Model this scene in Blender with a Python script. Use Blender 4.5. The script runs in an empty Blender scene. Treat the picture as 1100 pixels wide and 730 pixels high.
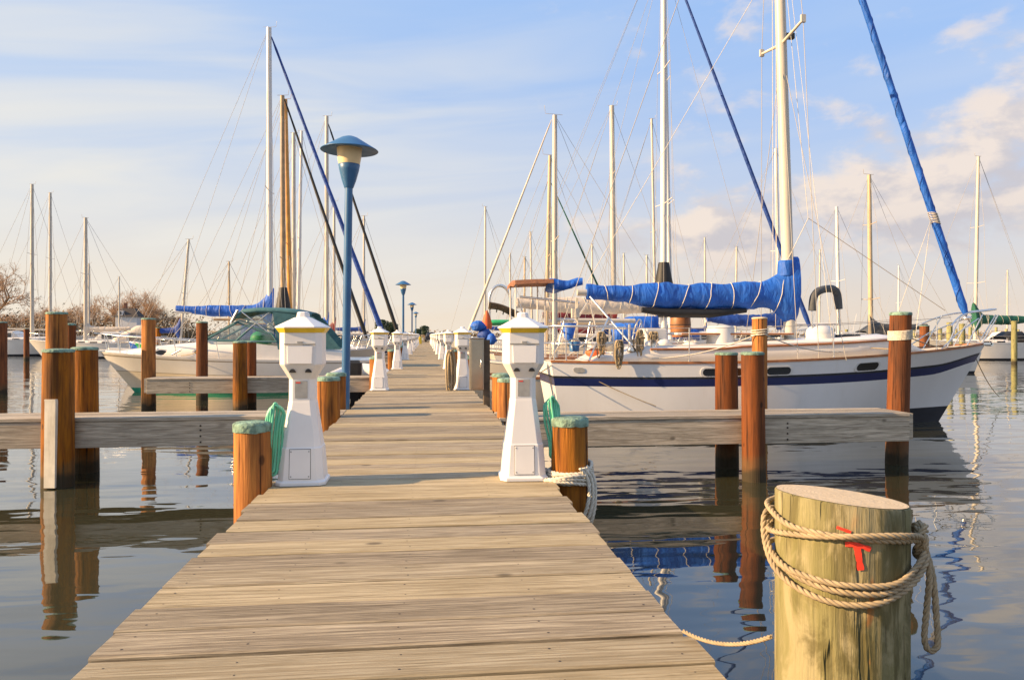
import bpy, math, random
from math import sin, cos, pi, radians as R, sqrt, exp, atan2
from mathutils import Vector, noise as mnoise
random.seed(7)
S = bpy.context.scene
COL = S.collection

# ------------------------------------------------------------------ measuring
# X = to the right of the dock axis, Y = along the dock, Z up, water at z = 0
F, CU, HV = 825.0, 550.0, 360.0
YAW = math.atan(93/825.0)
ST, CT = sin(YAW), cos(YAW)
DECK = 0.87
HC = DECK + 1.10
def atx(u, Y):
    k = (u-CU)/F
    return Y*(ST + k*CT)/(CT - k*ST)
def dep(X, Y): return X*ST + Y*CT
def zat(v, X, Y): return HC - (v-HV)*dep(X, Y)/F

# ------------------------------------------------------------------ materials
class Nt:
    def __init__(s, tree): s.t = tree
    def n(s, typ, ins=None, **kw):
        nd = s.t.nodes.new(typ)
        for k, v in kw.items(): setattr(nd, k, v)
        for k, v in (ins or {}).items():
            if isinstance(v, bpy.types.NodeSocket): s.t.links.new(v, nd.inputs[k])
            else: nd.inputs[k].default_value = v
        return nd
    def math(s, op, a, b=0.0, c=0.0, clamp=False):
        nd = s.n('ShaderNodeMath', operation=op, use_clamp=clamp)
        for i, v in enumerate((a, b, c)):
            if isinstance(v, bpy.types.NodeSocket): s.t.links.new(v, nd.inputs[i])
            else: nd.inputs[i].default_value = v
        return nd.outputs[0]
    def mix(s, f, a, b, mode='MIX'):
        nd = s.n('ShaderNodeMix', data_type='RGBA', blend_type=mode)
        for i, v in ((0, f), (6, a), (7, b)):
            if isinstance(v, bpy.types.NodeSocket): s.t.links.new(v, nd.inputs[i])
            elif i == 0: nd.inputs[0].default_value = v
            else: nd.inputs[i].default_value = (v[0], v[1], v[2], 1)
        return nd.outputs[2]
    def ramp(s, x, lo, hi, a=0.0, b=1.0):
        nd = s.n('ShaderNodeMapRange', {0: x, 1: lo, 2: hi, 3: a, 4: b}, interpolation_type='SMOOTHSTEP')
        return nd.outputs[0]
    def noise(s, vec, scale, detail=3, rough=0.55, dist=0.0):
        nd = s.n('ShaderNodeTexNoise', {'Vector': vec, 'Scale': scale, 'Detail': detail, 'Roughness': rough, 'Distortion': dist})
        return nd.outputs[0]
    def stretch(s, vec, sc, loc=(0, 0, 0)):
        return s.n('ShaderNodeMapping', {'Vector': vec, 'Scale': sc, 'Location': loc}).outputs[0]

def newmat(name):
    m = bpy.data.materials.new(name); m.use_nodes = True
    t = Nt(m.node_tree)
    b = m.node_tree.nodes['Principled BSDF']
    return m, t, b
def setb(t, b, **kw):
    names = dict(color='Base Color', rough='Roughness', metal='Metallic', spec='Specular IOR Level', ior='IOR', normal='Normal',
                 trans='Transmission Weight', alpha='Alpha', coat='Coat Weight')
    for k, v in kw.items():
        i = b.inputs[names[k]]
        if isinstance(v, bpy.types.NodeSocket): t.t.links.new(v, i)
        elif k == 'color': i.default_value = (v[0], v[1], v[2], 1)
        else: i.default_value = v
def rndvec(t, sc=37.0):
    oi = t.n('ShaderNodeObjectInfo')
    tc = t.n('ShaderNodeTexCoord')
    off = t.math('MULTIPLY', oi.outputs['Random'], sc)
    cv = t.n('ShaderNodeCombineXYZ', {0: off, 1: off, 2: off})
    return t.n('ShaderNodeVectorMath', {0: tc.outputs['Object'], 1: cv.outputs[0]}, operation='ADD').outputs[0], tc.outputs['Object'], oi.outputs['Random']

def plain(name, col, rough=0.5, metal=0.0, var=0.12, scale=3.0, bump=0.0, bscale=20.0, dirt=None, spec=0.5, bst=None):
    m, t, b = newmat(name)
    v, oc, rn = rndvec(t)
    n1 = t.noise(v, scale, 4)
    c = t.mix(t.ramp(n1, .3, .7), [x*(1-var) for x in col], [min(1, x*(1+var)) for x in col])
    if dirt:
        n2 = t.noise(t.stretch(v, (2, 2, .35)), 2.2, 6, .7)
        c = t.mix(t.ramp(n2, .52, .8, 0, dirt[3]), c, dirt[:3])
    setb(t, b, color=c, rough=rough, metal=metal, spec=spec)
    if bump:
        n3 = t.noise(t.stretch(v, bst) if bst else v, bscale, 4, .5, .8 if bst else 0)
        bp = t.n('ShaderNodeBump', {'Height': n3, 'Strength': 1.0, 'Distance': bump})
        setb(t, b, normal=bp.outputs[0])
    return m

def wood_pile(name, a, bcol, dark, lowdark=True, streak=1.0):
    m, t, b = newmat(name)
    v, oc, rn = rndvec(t)
    g = t.noise(t.stretch(v, (16, 16, 0.9)), 1.6, 6, .65)
    c = t.mix(t.ramp(g, .3, .7), a, bcol)
    g2 = t.noise(t.stretch(v, (3, 3, .5)), 1.3, 4, .6)
    c = t.mix(t.ramp(g2, .42, .68, 0, .78), c, dark)
    cr = t.noise(t.stretch(v, (26, 26, 2.2 if 'green' in name else .7)), 1.0, 3, .5)
    crack = t.ramp(cr, .60, .68)
    c = t.mix(t.math('MULTIPLY', crack, .8*streak), c, [x*.35 for x in dark])
    kn = t.n('ShaderNodeTexVoronoi', {'Vector': t.stretch(v, (1, 1, .6)), 'Scale': 3.2}).outputs['Distance']
    c = t.mix(t.ramp(kn, .10, .05, 0, .75), c, [x*.5 for x in dark])
    hs_ = t.n('ShaderNodeHueSaturation', {'Color': c, 'Value': t.math('ADD', .68, t.math('MULTIPLY', rn, .42)), 'Saturation': t.math('SUBTRACT', 1.12, t.math('MULTIPLY', rn, .12))})
    if 'green treated' not in name: c = hs_.outputs[0]
    if 'green treated' in name:
        bl = t.noise(t.stretch(v, (5, 5, 2.2), (4, 1, 2)), 1.5, 6, .65, .8)
        c = t.mix(t.ramp(bl, .47, .60, 0, .8), c, (.335, .29, .165))
        bl2 = t.noise(t.stretch(v, (6, 6, 2.0), (9, 7, 5)), 1.4, 6, .65, .8)
        c = t.mix(t.ramp(bl2, .50, .64, 0, .8), c, (.10, .085, .03))
        bl3 = t.noise(t.stretch(v, (7, 7, 3), (1, 17, 5)), 1.5, 3, .5, .6)
        c = t.mix(t.ramp(bl3, .66, .74, 0, .75), c, (.34, .13, .03))
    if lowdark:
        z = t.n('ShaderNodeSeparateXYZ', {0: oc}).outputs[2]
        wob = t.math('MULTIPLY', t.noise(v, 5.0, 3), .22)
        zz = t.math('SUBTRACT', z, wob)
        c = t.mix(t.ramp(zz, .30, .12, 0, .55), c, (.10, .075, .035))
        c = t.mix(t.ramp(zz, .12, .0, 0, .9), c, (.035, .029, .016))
    h = t.math('SUBTRACT', g, t.math('MULTIPLY', crack, .7))
    bp = t.n('ShaderNodeBump', {'Height': h, 'Strength': 1.0, 'Distance': .012})
    setb(t, b, color=c, rough=.75, normal=bp.outputs[0], spec=.3)
    return m

def plank_mat(name, a, bcol, dark, axis=0, moss=0.0):
    """weathered boards: grain runs along 'axis'; a per-board random number sits in the colour attribute 'board'"""
    m, t, b = newmat(name)
    tc = t.n('ShaderNodeTexCoord').outputs['Object']
    at = t.n('ShaderNodeAttribute', attribute_name='board')
    r = t.n('ShaderNodeSeparateColor', {0: at.outputs['Color']})
    r1, r2 = r.outputs[0], r.outputs[1]
    off = t.n('ShaderNodeCombineXYZ', {0: t.math('MULTIPLY', r1, 91), 1: t.math('MULTIPLY', r2, 57), 2: t.math('MULTIPLY', r1, 33)}).outputs[0]
    v = t.n('ShaderNodeVectorMath', {0: tc, 1: off}, operation='ADD').outputs[0]
    s1 = [34, 34, 34]; s1[axis] = 1.1
    s2 = [11, 11, 11]; s2[axis] = .55
    g = t.noise(t.stretch(v, s1), 2.6, 7, .7)
    g2 = t.noise(t.stretch(v, s2), 1.0, 4, .6, .6)
    # growth-ring figure
    s3 = [9, 9, 9]; s3[axis] = .38
    rg = t.noise(t.stretch(v, s3), .8, 1.5, .5)
    ring = t.math('SINE', t.math('MULTIPLY', rg, 95))
    ring = t.ramp(ring, .1, 1.0)
    base = t.mix(r1, a, bcol)
    c = t.mix(t.ramp(g, .32, .68), [x for x in dark], base)
    c = t.mix(t.math('MULTIPLY', ring, .48), c, [x*.7 for x in dark])
    c = t.mix(t.ramp(g2, .5, .78, 0, .55), c, [min(1, x*1.35) for x in a])
    fine = [24, 24, 24]; fine[axis] = .75
    fg = t.noise(t.stretch(v, fine), 3.5, 4, .7)
    c = t.mix(t.ramp(fg, .60, .69, 0, .85), c, [x*.38 for x in dark])
    big = t.noise(t.stretch(v, (1, 1, 1)), 1.3, 4, .6)
    c = t.mix(t.ramp(big, .5, .75, 0, .35), c, [x*.75 for x in dark])
    if moss: c = t.mix(t.math('MULTIPLY', t.ramp(r2, .5, .8), moss), c, (.30, .23, .09))
    kv = [1.0, 1.0, 1.0]; kv[axis] = .6
    kn = t.n('ShaderNodeTexVoronoi', {'Vector': t.stretch(v, kv), 'Scale': 2.3}).outputs['Distance']
    c = t.mix(t.ramp(kn, .085, .035, 0, .8), c, [x*.4 for x in dark])
    vv = t.math('ADD', t.math('MULTIPLY', r2, .54), .70)
    hsv = t.n('ShaderNodeHueSaturation', {'Color': c, 'Value': vv})
    h = t.math('SUBTRACT', t.math('ADD', g, t.math('MULTIPLY', fg, -.4)), t.math('MULTIPLY', ring, .12))
    bp = t.n('ShaderNodeBump', {'Height': h, 'Strength': 1.0, 'Distance': .006})
    setb(t, b, color=hsv.outputs[0], rough=.8, normal=bp.outputs[0], spec=.25)
    return m

M = {}
M['deck'] = plank_mat('weathered deck boards', (.57, .475, .33), (.46, .40, .295), (.225, .175, .115), 0, .30)
M['beam'] = plank_mat("weathered grey beam", (.64, .55, .42), (.52, .465, .385), (.28, .235, .175), 0)
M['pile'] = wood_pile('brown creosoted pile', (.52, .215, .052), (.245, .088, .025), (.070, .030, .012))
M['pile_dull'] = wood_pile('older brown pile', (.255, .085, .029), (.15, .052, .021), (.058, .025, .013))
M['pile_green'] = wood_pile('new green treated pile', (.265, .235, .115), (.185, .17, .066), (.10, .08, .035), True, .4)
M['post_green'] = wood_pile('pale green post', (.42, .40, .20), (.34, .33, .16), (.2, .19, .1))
M['cap'] = plain('verdigris copper cap', (.17, .275, .215), .8, 0, .45, 16, .012, 40, (.10, .10, .07, .85))
M['white'] = plain('white moulded plastic', (.80, .78, .76), .38, 0, .04, 2, 0, 20, (.52, .47, .38, .16))
M['gel'] = plain('white gelcoat', (.76, .72, .66), .22, 0, .04, 1.2, 0, 20, (.60, .53, .42, .30))
M['rub'] = plain('rub rail', (.30, .25, .19), .6)
M['gel_cool'] = plain('cool white gelcoat', (.76, .755, .75), .25, 0, .03, 1.2, 0, 20, (.58, .54, .46, .22))
M['gel_cream'] = plain('cream gelcoat', (.72, .62, .47), .3, 0, .05, 1.2, 0, 20, (.5, .42, .3, .35))
M['gel_grey'] = plain('chalky gelcoat', (.66, .65, .63), .4, 0, .06, 1.5)
M['deckpaint'] = plain('non skid deck paint', (.60, .57, .52), .7, 0, .08, 6, .002, 90)
M['sand'] = plain('sand deck paint', (.58, .49, .36), .75, 0, .08, 6, .002, 90)
M['navy'] = plain('navy stripe paint', (.010, .018, .095), .25, 0, .1, 2)
M['black'] = plain('black canvas', (.012, .012, .013), .6, 0, .2, 8)
M['boot'] = plain('dark antifouling', (.02, .022, .03), .5, 0, .2, 3)
M['green_boot'] = plain('green antifouling', (.02, .30, .17), .5, 0, .15, 3)
M['red_boot'] = plain('red antifouling', (.22, .04, .03), .5, 0, .15, 3)
M['blue'] = plain('blue sail canvas', (.011, .11, .50), .6, 0, .2, 3, .075, 2.6, bst=(2.0, 1.0, .55))
M['blue_dk'] = plain('dark blue canvas', (.010, .052, .26), .65, 0, .18, 3, .05, 5)
M['cream'] = plain('cream sail canvas', (.60, .52, .43), .7, 0, .12, 3, .03, 5)
M['maroon'] = plain('maroon canvas', (.20, .018, .02), .7, 0, .15, 3, .02, 5)
M['grey_cloth'] = plain('charcoal canvas', (.075, .08, .085), .75, 0, .15, 5, .02, 8)
M['greencloth'] = plain('bottle green canvas', (.012, .10, .06), .7, 0, .15, 5, .02, 8)
M['green_bright'] = plain('bright green plastic', (.03, .40, .16), .5, 0, .12, 5)
M['teal'] = plain('teal canvas', (.05, .15, .165), .7, 0, .12, 5, .01, 10)
M['tan'] = plain('tan canvas', (.27, .115, .055), .7, 0, .12, 5, .02, 8)
M['orange'] = plain('orange fabric', (.62, .12, .03), .6, 0, .1, 5)
M['alu'] = plain('mast aluminium paint', (.54, .495, .42), .4, 0, .07, 1.5, 0, 20, (.4, .34, .26, .4))
M['alu_white'] = plain('white mast paint', (.68, .66, .63), .3, 0, .03, 1.5)
M['mast_tan'] = plain('buff mast paint', (.50, .39, .25), .4, 0, .08, 1.5)
M['mast_wood'] = plain('varnished spruce', (.56, .27, .055), .3, 0, .2, 2)
M['mast_brown'] = plain('weathered spruce', (.34, .235, .13), .45, 0, .2, 2)
M['steel'] = plain('stainless tube', (.72, .70, .66), .25, .9, .05, 2)
M['wire'] = plain('rigging wire', (.36, .34, .32), .5, .1, .05, 2)
M['teak'] = plain('oiled teak', (.36, .14, .05), .5, 0, .2, 6)
M['glass_dk'] = plain('dark window', (.012, .013, .015), .08, 0, .1, 2)
M['rope'] = plain('manila rope', (.34, .265, .165), .85, 0, .15, 30)
M['rope_w'] = plain('pale nylon rope', (.62, .57, .47), .8, 0, .15, 30)
M['hose'] = plain('green garden hose', (.13, .52, .33), .38, 0, .08, 9)
M['yellow'] = plain('amber lens', (.78, .54, .035), .25, 0, .08, 6)
M['plate'] = plain('grey data plate', (.34, .34, .33), .5, 0, .1, 22)
M['dark'] = plain('dark recess', (.03, .027, .024), .6, 0, .1, 6)
M['red'] = plain('red spray paint', (.78, .045, .02), .6, 0, .15, 30)
M['lamp_blue'] = plain('blue lamp enamel', (.035, .135, .30), .4, 0, .1, 4, 0, 20, (.05, .13, .2, .4))
M['lamp_cup'] = plain('lamp diffuser', (.82, .64, .36), .4, 0, .05, 6)
M['cabinet'] = plain('brushed steel cabinet', (.40, .35, .27), .33, .85, .1, 3)
M['post_dark'] = plain('dark post', (.10, .075, .05), .8, 0, .25, 6)
M['house_w'] = plain('white clapboard', (.70, .68, .66), .7, 0, .05, 1)
M['roof'] = plain('dark shingles', (.055, .045, .04), .85, 0, .2, 3)
M['brick'] = plain('red brick chimney', (.16, .07, .045), .85, 0, .2, 3)
M['bark'] = plain('bare bark', (.27, .18, .11), .9, 0, .2, 2)
M['twig'] = plain('bare twigs', (.42, .27, .16), .9, 0, .25, .3)
M['brush'] = plain('winter brush', (.20, .14, .075), .9, 0, .35, .3)
M['evergreen'] = plain('evergreen needles', (.06, .085, .04), .9, 0, .3, .4)
M['shore'] = plain('winter grass bank', (.17, .13, .07), .9, 0, .25, .15)
M['pvc'] = plain('white rub strip', (.74, .68, .56), .5, 0, .1, 6, 0, 20, (.3, .25, .15, .5))
M['nail'] = plain('rusty nail', (.05, .035, .028), .6, .4, .2, 20)
M['barrel'] = plain('brown barrel', (.30, .125, .045), .5, 0, .2, 6)
M['clear'], _t, _b = newmat('clear vinyl')
_g = _t.n('ShaderNodeBsdfTransparent', {'Color': (.72, .75, .70, 1)})
_gl = _t.n('ShaderNodeBsdfGlossy', {'Color': (.8, .8, .8, 1), 'Roughness': .12})
_mx = _t.n('ShaderNodeMixShader', {0: .16, 1: _g.outputs[0], 2: _gl.outputs[0]})
_t.t.links.new(_mx.outputs[0], _t.t.nodes['Material Output'].inputs[0])

def pile_top_mat():
    m, t, b = newmat('sawn pile end')
    tc = t.n('ShaderNodeTexCoord').outputs['Object']
    d = t.n('ShaderNodeSeparateXYZ', {0: tc})
    off = t.n('ShaderNodeVectorMath', {0: tc, 1: (-.03, .02, 0)}, operation='ADD').outputs[0]
    s = t.n('ShaderNodeVectorMath', {0: off, 1: (1, 1, 0)}, operation='MULTIPLY').outputs[0]
    ln = t.n('ShaderNodeVectorMath', {0: s}, operation='LENGTH').outputs[1]
    ln = t.math('ADD', ln, t.math('MULTIPLY', t.noise(tc, 9, 2), .012))
    ring = t.math('SINE', t.math('MULTIPLY', ln, 560))
    n = t.noise(tc, 55, 5, .7)
    c = t.mix(t.ramp(n, .3, .7), (.62, .475, .29), (.76, .60, .40))
    c = t.mix(t.ramp(ring, .2, 1, 0, .34), c, (.38, .27, .15))
    n2 = t.noise(tc, 7, 4, .6)
    c = t.mix(t.ramp(n2, .5, .75, 0, .45), c, (.42, .33, .2))
    bp = t.n('ShaderNodeBump', {'Height': n, 'Strength': 1.0, 'Distance': .004})
    setb(t, b, color=c, rough=.85, normal=bp.outputs[0], spec=.2)
    return m
M['pile_end'] = pile_top_mat()

def water_mat():
    m, t, b = newmat('harbour water')
    tc = t.n('ShaderNodeTexCoord').outputs['Object']
    a = t.noise(t.stretch(tc, (.75, 1.9, 1)), 1.0, 1.5, .45, .3)
    a2 = t.noise(t.stretch(tc, (1.7, 4.2, 1), (3, 8, 0)), 1.0, 2, .5, .2)
    a3 = t.noise(t.stretch(tc, (.10, .22, 1), (13, 2, 0)), 1.0, 2, .5)
    patch = t.ramp(t.noise(t.stretch(tc, (.13, .25, 1), (5.3, 1.7, 0)), 1.0, 2, .5), .38, .66, .35, 1.0)
    h = t.math('ADD', t.math('MULTIPLY', a, .0135), t.math('MULTIPLY', t.math('MULTIPLY', a2, patch), .0030))
    h = t.math('ADD', h, t.math('MULTIPLY', a3, .07))
    bp = t.n('ShaderNodeBump', {'Height': h, 'Strength': 1.0, 'Distance': 1.0})
    n2 = t.noise(tc, .4, 3)
    c = t.mix(n2, (.034, .036, .021), (.042, .040, .021))
    setb(t, b, color=c, rough=.02, ior=1.5, normal=bp.outputs[0], spec=.5, coat=.45)
    b.inputs['Coat Roughness'].default_value = .02; t.t.links.new(bp.outputs[0], b.inputs['Coat Normal'])
    return m
M['water'] = water_mat()

# ------------------------------------------------------------------ mesh building
class MB:
    def __init__(s): s.v = []; s.f = []; s.mi = []; s.sm = []; s.col = None
    def add(s, vs, fs, mi=0, smooth=False, col=None):
        o = len(s.v); s.v += [tuple(p) for p in vs]
        for k in fs:
            s.f.append([o+i for i in k]); s.mi.append(mi); s.sm.append(smooth)
        if col is not None or s.col is not None:
            if s.col is None: s.col = [(0, 0)]*o
            s.col += [col or (0, 0)]*len(vs)
        return s
    def box(s, x0, x1, y0, y1, z0, z1, mi=0, col=None):
        v = [(x, y, z) for z in (z0, z1) for y in (y0, y1) for x in (x0, x1)]
        return s.add(v, [(0, 2, 3, 1), (4, 5, 7, 6), (0, 1, 5, 4), (2, 6, 7, 3), (0, 4, 6, 2), (1, 3, 7, 5)], mi, False, col)
    def loft(s, loops, mi=0, smooth=True, cap0=True, cap1=True, closed=True):
        n = len(loops[0]); v = [p for l in loops for p in l]; f = []
        for i in range(len(loops)-1):
            for j in range(n if closed else n-1):
                a = i*n+j; b = i*n+(j+1) % n
                f.append((a, b, b+n, a+n))
        s.add(v, f, mi, smooth)
        if cap0: s.add(loops[0], [tuple(reversed(range(n)))], mi, False)
        if cap1: s.add(loops[-1], [tuple(range(n))], mi, False)
        return s
    def tube(s, pts, r, n=6, mi=0, cap=True, closed=False):
        pts = [Vector(p) for p in pts]; m = len(pts)
        rr = r if hasattr(r, '__len__') else [r]*m
        loops = []; up = None
        for i, p in enumerate(pts):
            if closed: t = pts[(i+1) % m]-pts[i-1]
            else: t = pts[min(i+1, m-1)]-pts[max(i-1, 0)]
            if t.length < 1e-9: t = Vector((0, 0, 1))
            t.normalize()
            if up is None:
                up = Vector((0, 0, 1)) if abs(t.z) < .9 else Vector((1, 0, 0))
            a = up - t*up.dot(t)
            if a.length < 1e-6: a = t.orthogonal()
            a.normalize(); up = a; bb = t.cross(a)
            loops.append([tuple(p + (a*cos(2*pi*k/n) + bb*sin(2*pi*k/n))*rr[i]) for k in range(n)])
        if closed: loops.append(loops[0]); cap = False
        return s.loft(loops, mi, True, cap, cap)
    def lathe(s, prof, n=24, c=(0, 0), mi=0, smooth=True, cap0=True, cap1=True):
        loops = [[(c[0]+r*cos(2*pi*k/n), c[1]+r*sin(2*pi*k/n), z) for k in range(n)] for r, z in prof]
        return s.loft(loops, mi, smooth, cap0, cap1)
    def ball(s, c, rx, ry, rz, nu=12, nv=8, mi=0, wob=0.0):
        loops = []
        for j in range(1, nv):
            a = pi*j/nv
            loops.append([(c[0]+rx*sin(a)*cos(2*pi*k/nu)*(1+wob*mnoise.noise((k*.9+c[0], j*.9, c[1]))), c[1]+ry*sin(a)*sin(2*pi*k/nu), c[2]-rz*cos(a)) for k in range(nu)])
        return s.loft(loops, mi)
    def build(s, name, mats, parent=None, loc=None):
        me = bpy.data.meshes.new(name); me.from_pydata(s.v, [], s.f)
        if not isinstance(mats, (list, tuple)): mats = [mats]
        for m in mats: me.materials.append(M[m])
        me.polygons.foreach_set('material_index', s.mi)
        me.polygons.foreach_set('use_smooth', s.sm)
        if s.col is not None:
            ca = me.color_attributes.new('board', 'FLOAT_COLOR', 'POINT')
            flat = []
            for c in s.col: flat += [c[0], c[1], 0, 1]
            ca.data.foreach_set('color', flat)
        me.update()
        o = bpy.data.objects.new(name, me); COL.objects.link(o)
        if parent: o.parent = parent
        if loc: o.location = loc
        return o

def tag(o, label=None, cat=None, group=None, kind=None):
    if label: o['label'] = label
    if cat: o['category'] = cat
    if group: o['group'] = group
    if kind: o['kind'] = kind
    return o
def thing(name, label, cat, loc=(0, 0, 0), rz=0.0, group=None):
    o = bpy.data.objects.new(name, None); COL.objects.link(o)
    o.location = loc; o.rotation_euler = (0, 0, rz); o.empty_display_size = .2
    return tag(o, label, cat, group)
def dup(o, loc, label, rz=None):
    def rec(x, par):
        c = x.copy(); COL.objects.link(c)
        if par: c.parent = par
        for ch in list(x.children): rec(ch, c)
        return c
    c = rec(o, None); c.location = loc; c['label'] = label
    if rz is not None: c.rotation_euler = (0, 0, rz)
    return c
def bevel(o, w=.005, seg=2):
    m = o.modifiers.new('bevel', 'BEVEL'); m.width = w; m.segments = seg; m.limit_method = 'ANGLE'; m.angle_limit = R(25)
    return o
def rnd(a, b): return random.uniform(a, b)
ORD = ['first', 'second', 'third', 'fourth', 'fifth', 'sixth', 'seventh', 'eighth', 'ninth', 'tenth', 'eleventh', 'twelfth']

def rope_geo(mb, path, r, mi=0, pitch=None, n=5, closed=False):
    """three laid strands twisted round a path"""
    P = [Vector(p) for p in path]
    # resample
    step = r*.55
    out = [P[0]]
    for a, b in zip(P, P[1:]):
        k = max(1, int((b-a).length/step))
        for i in range(1, k+1): out.append(a.lerp(b, i/k))
    pitch = pitch or r*7
    for sidx in range(3):
        pts = []; L = 0; up = Vector((0.3, 0.2, 1)).normalized()
        for i, p in enumerate(out):
            t = (out[min(i+1, len(out)-1)]-out[max(i-1, 0)])
            if t.length < 1e-9: continue
            t.normalize()
            a = up - t*up.dot(t)
            if a.length < 1e-5: a = t.orthogonal()
            a.normalize(); up = a; b = t.cross(a)
            if i: L += (p-out[i-1]).length
            ph = 2*pi*(L/pitch + sidx/3)
            pts.append(p + (a*cos(ph)+b*sin(ph))*r*.5)
        mb.tube(pts, r*.56, n, mi)
    return mb
def smooth_path(ctrl, k=10):
    """Catmull-Rom"""
    P = [Vector(p) for p in ctrl]; out = []
    for i in range(len(P)-1):
        p0 = P[max(i-1, 0)]; p1 = P[i]; p2 = P[i+1]; p3 = P[min(i+2, len(P)-1)]
        for j in range(k):
            t = j/k
            out.append(.5*((2*p1)+(p2-p0)*t+(2*p0-5*p1+4*p2-p3)*t*t+(3*p1-p0-3*p2+p3)*t*t*t))
    out.append(P[-1])
    return out
def sag(a, b, s, n=14):
    a = Vector(a); b = Vector(b)
    return [a.lerp(b, i/n) - Vector((0, 0, s*4*(i/n)*(1-i/n))) for i in range(n+1)]

# ------------------------------------------------------------------ world, sun, camera
AZ, EL = R(6.5), R(23)          # sun low on the left, a touch behind the camera
sunvec = Vector((-cos(EL)*cos(AZ), -cos(EL)*sin(AZ), sin(EL)))
sl = bpy.data.lights.new('sun', 'SUN'); sl.energy = 4.5; sl.angle = R(.6); sl.color = (1.0, .68, .36)
so = bpy.data.objects.new('sun', sl); COL.objects.link(so)
so.rotation_euler = (-sunvec).to_track_quat('-Z', 'Y').to_euler()

W = bpy.data.worlds.new('World'); S.world = W; W.use_nodes = True
wt = Nt(W.node_tree)
bg = W.node_tree.nodes['Background']
sky = wt.n('ShaderNodeTexSky', sky_type='NISHITA')
sky.sun_disc = False; sky.sun_elevation = EL; sky.sun_rotation = math.atan2(sunvec.x, sunvec.y)
sky.air_density = 1.0; sky.dust_density = 1.2; sky.ozone_density = 1.3
tcw = wt.n('ShaderNodeTexCoord').outputs['Generated']
nv = wt.n('ShaderNodeVectorMath', {0: tcw}, operation='NORMALIZE').outputs[0]
sp = wt.n('ShaderNodeSeparateXYZ', {0: nv})
dx, dy, dz = sp.outputs
el = wt.math('MULTIPLY', wt.math('ARCSINE', wt.math('MAXIMUM', dz, -.3)), 180/pi)     # degrees
az = wt.math('MULTIPLY', wt.math('ARCTAN2', dx, dy), 180/pi)
KS = 1.0/.10
def kc(r, g, b): return (r*KS, g*KS, b*KS)
base = wt.mix(1.0, sky.outputs[0], (0.90, 1.0, 1.04), 'MULTIPLY')
SKYTOP = wt.mix(wt.ramp(az, 25, -35), kc(.142, .236, .412), kc(.205, .275, .395))
base = wt.mix(wt.ramp(el, 4, 26, .75, .92), base, SKYTOP)
# warm bright band over the horizon
hz = wt.math('POWER', 2.718, wt.math('MULTIPLY', wt.math('POWER', wt.math('MULTIPLY', wt.math('MAXIMUM', el, 0), 1/10.5), 1.5), -1))
side = wt.ramp(az, -45, 45)
warm = wt.mix(side, kc(.435, .362, .268), kc(.365, .305, .248))
cool = wt.math('ADD', wt.ramp(az, 58, 95), wt.ramp(az, -135, -165), clamp=True)
warm = wt.mix(cool, warm, kc(.285, .315, .35))
c = wt.mix(wt.math('MULTIPLY', hz, .97, clamp=True), base, warm)
# thin streaky cirrus, denser on the left
cv = wt.n('ShaderNodeCombineXYZ', {0: wt.math('MULTIPLY', az, .020), 1: wt.math('MULTIPLY', wt.math('SUBTRACT', el, wt.math('MULTIPLY', az, .10)), .16), 2: 0.0}).outputs[0]
ci = wt.noise(cv, 1.5, 4, .52, .6)
cim = wt.math('MULTIPLY', wt.ramp(ci, .28, .80), wt.math('MULTIPLY', wt.ramp(el, 36, 12), wt.ramp(az, 30, -14, .22, 1.0)))
c = wt.mix(wt.math('MULTIPLY', cim, .95, clamp=True), c, kc(.378, .366, .338))
# cumulus bank climbing to the right
cu = wt.n('ShaderNodeCombineXYZ', {0: wt.math('MULTIPLY', az, .16), 1: wt.math('MULTIPLY', el, .30), 2: 3.7}).outputs[0]
n1 = wt.noise(cu, 1.0, 7, .56, .15)
cen = wt.math('ADD', 6.3, wt.math('MULTIPLY', wt.math('SUBTRACT', az, 14), .165))
hw = wt.math('ADD', 2.0, wt.math('MULTIPLY', wt.math('SUBTRACT', az, 14), .125))
rel = wt.math('DIVIDE', wt.math('SUBTRACT', el, cen), wt.math('MAXIMUM', hw, .5))
bank = wt.math('SUBTRACT', 1.0, wt.math('POWER', wt.math('ABSOLUTE', rel), 2.0))
bank = wt.math('MAXIMUM', bank, -1.0)
dens = wt.math('ADD', wt.math('MULTIPLY', bank, .20), n1)
dens = wt.math('ADD', dens, wt.ramp(az, 10, 24, -.22, 0))
# a few loose puffs above
p_el = wt.math('SUBTRACT', 1.0, wt.math('POWER', wt.math('DIVIDE', wt.math('SUBTRACT', el, 16.5), 4.5), 2.0))
p_az = wt.math('SUBTRACT', 1.0, wt.math('POWER', wt.math('DIVIDE', wt.math('SUBTRACT', az, 18.5), 4.2), 2.0))
puff = wt.math('MULTIPLY', wt.math('MAXIMUM', p_el, 0), wt.math('MAXIMUM', p_az, 0))
dens2 = wt.math('ADD', n1, wt.math('MULTIPLY', puff, .12))
cl = wt.math('MULTIPLY', wt.ramp(dens, .43, .66), wt.math('MULTIPLY', wt.ramp(el, 1.5, 6), wt.ramp(az, 8, 16)))
cl2 = wt.math('MULTIPLY', wt.ramp(dens2, .54, .74, 0, .75), wt.math('MULTIPLY', wt.ramp(az, 5, 12), wt.ramp(el, 30, 21)))
cl = wt.math('MAXIMUM', cl, cl2)
cu_l = wt.n('ShaderNodeVectorMath', {0: cu, 1: (-.28, .30, 0)}, operation='ADD').outputs[0]
n1s = wt.noise(cu_l, 1.0, 7, .56, .15)
lit = wt.ramp(wt.math('SUBTRACT', n1, n1s), -.10, .13)
lit = wt.math('MULTIPLY', wt.math('ADD', lit, wt.ramp(rel, -.8, .9, -.25, .35)), 1.0, clamp=True)
ccol = wt.mix(lit, kc(.270, .252, .262), kc(.415, .352, .300))
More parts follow.
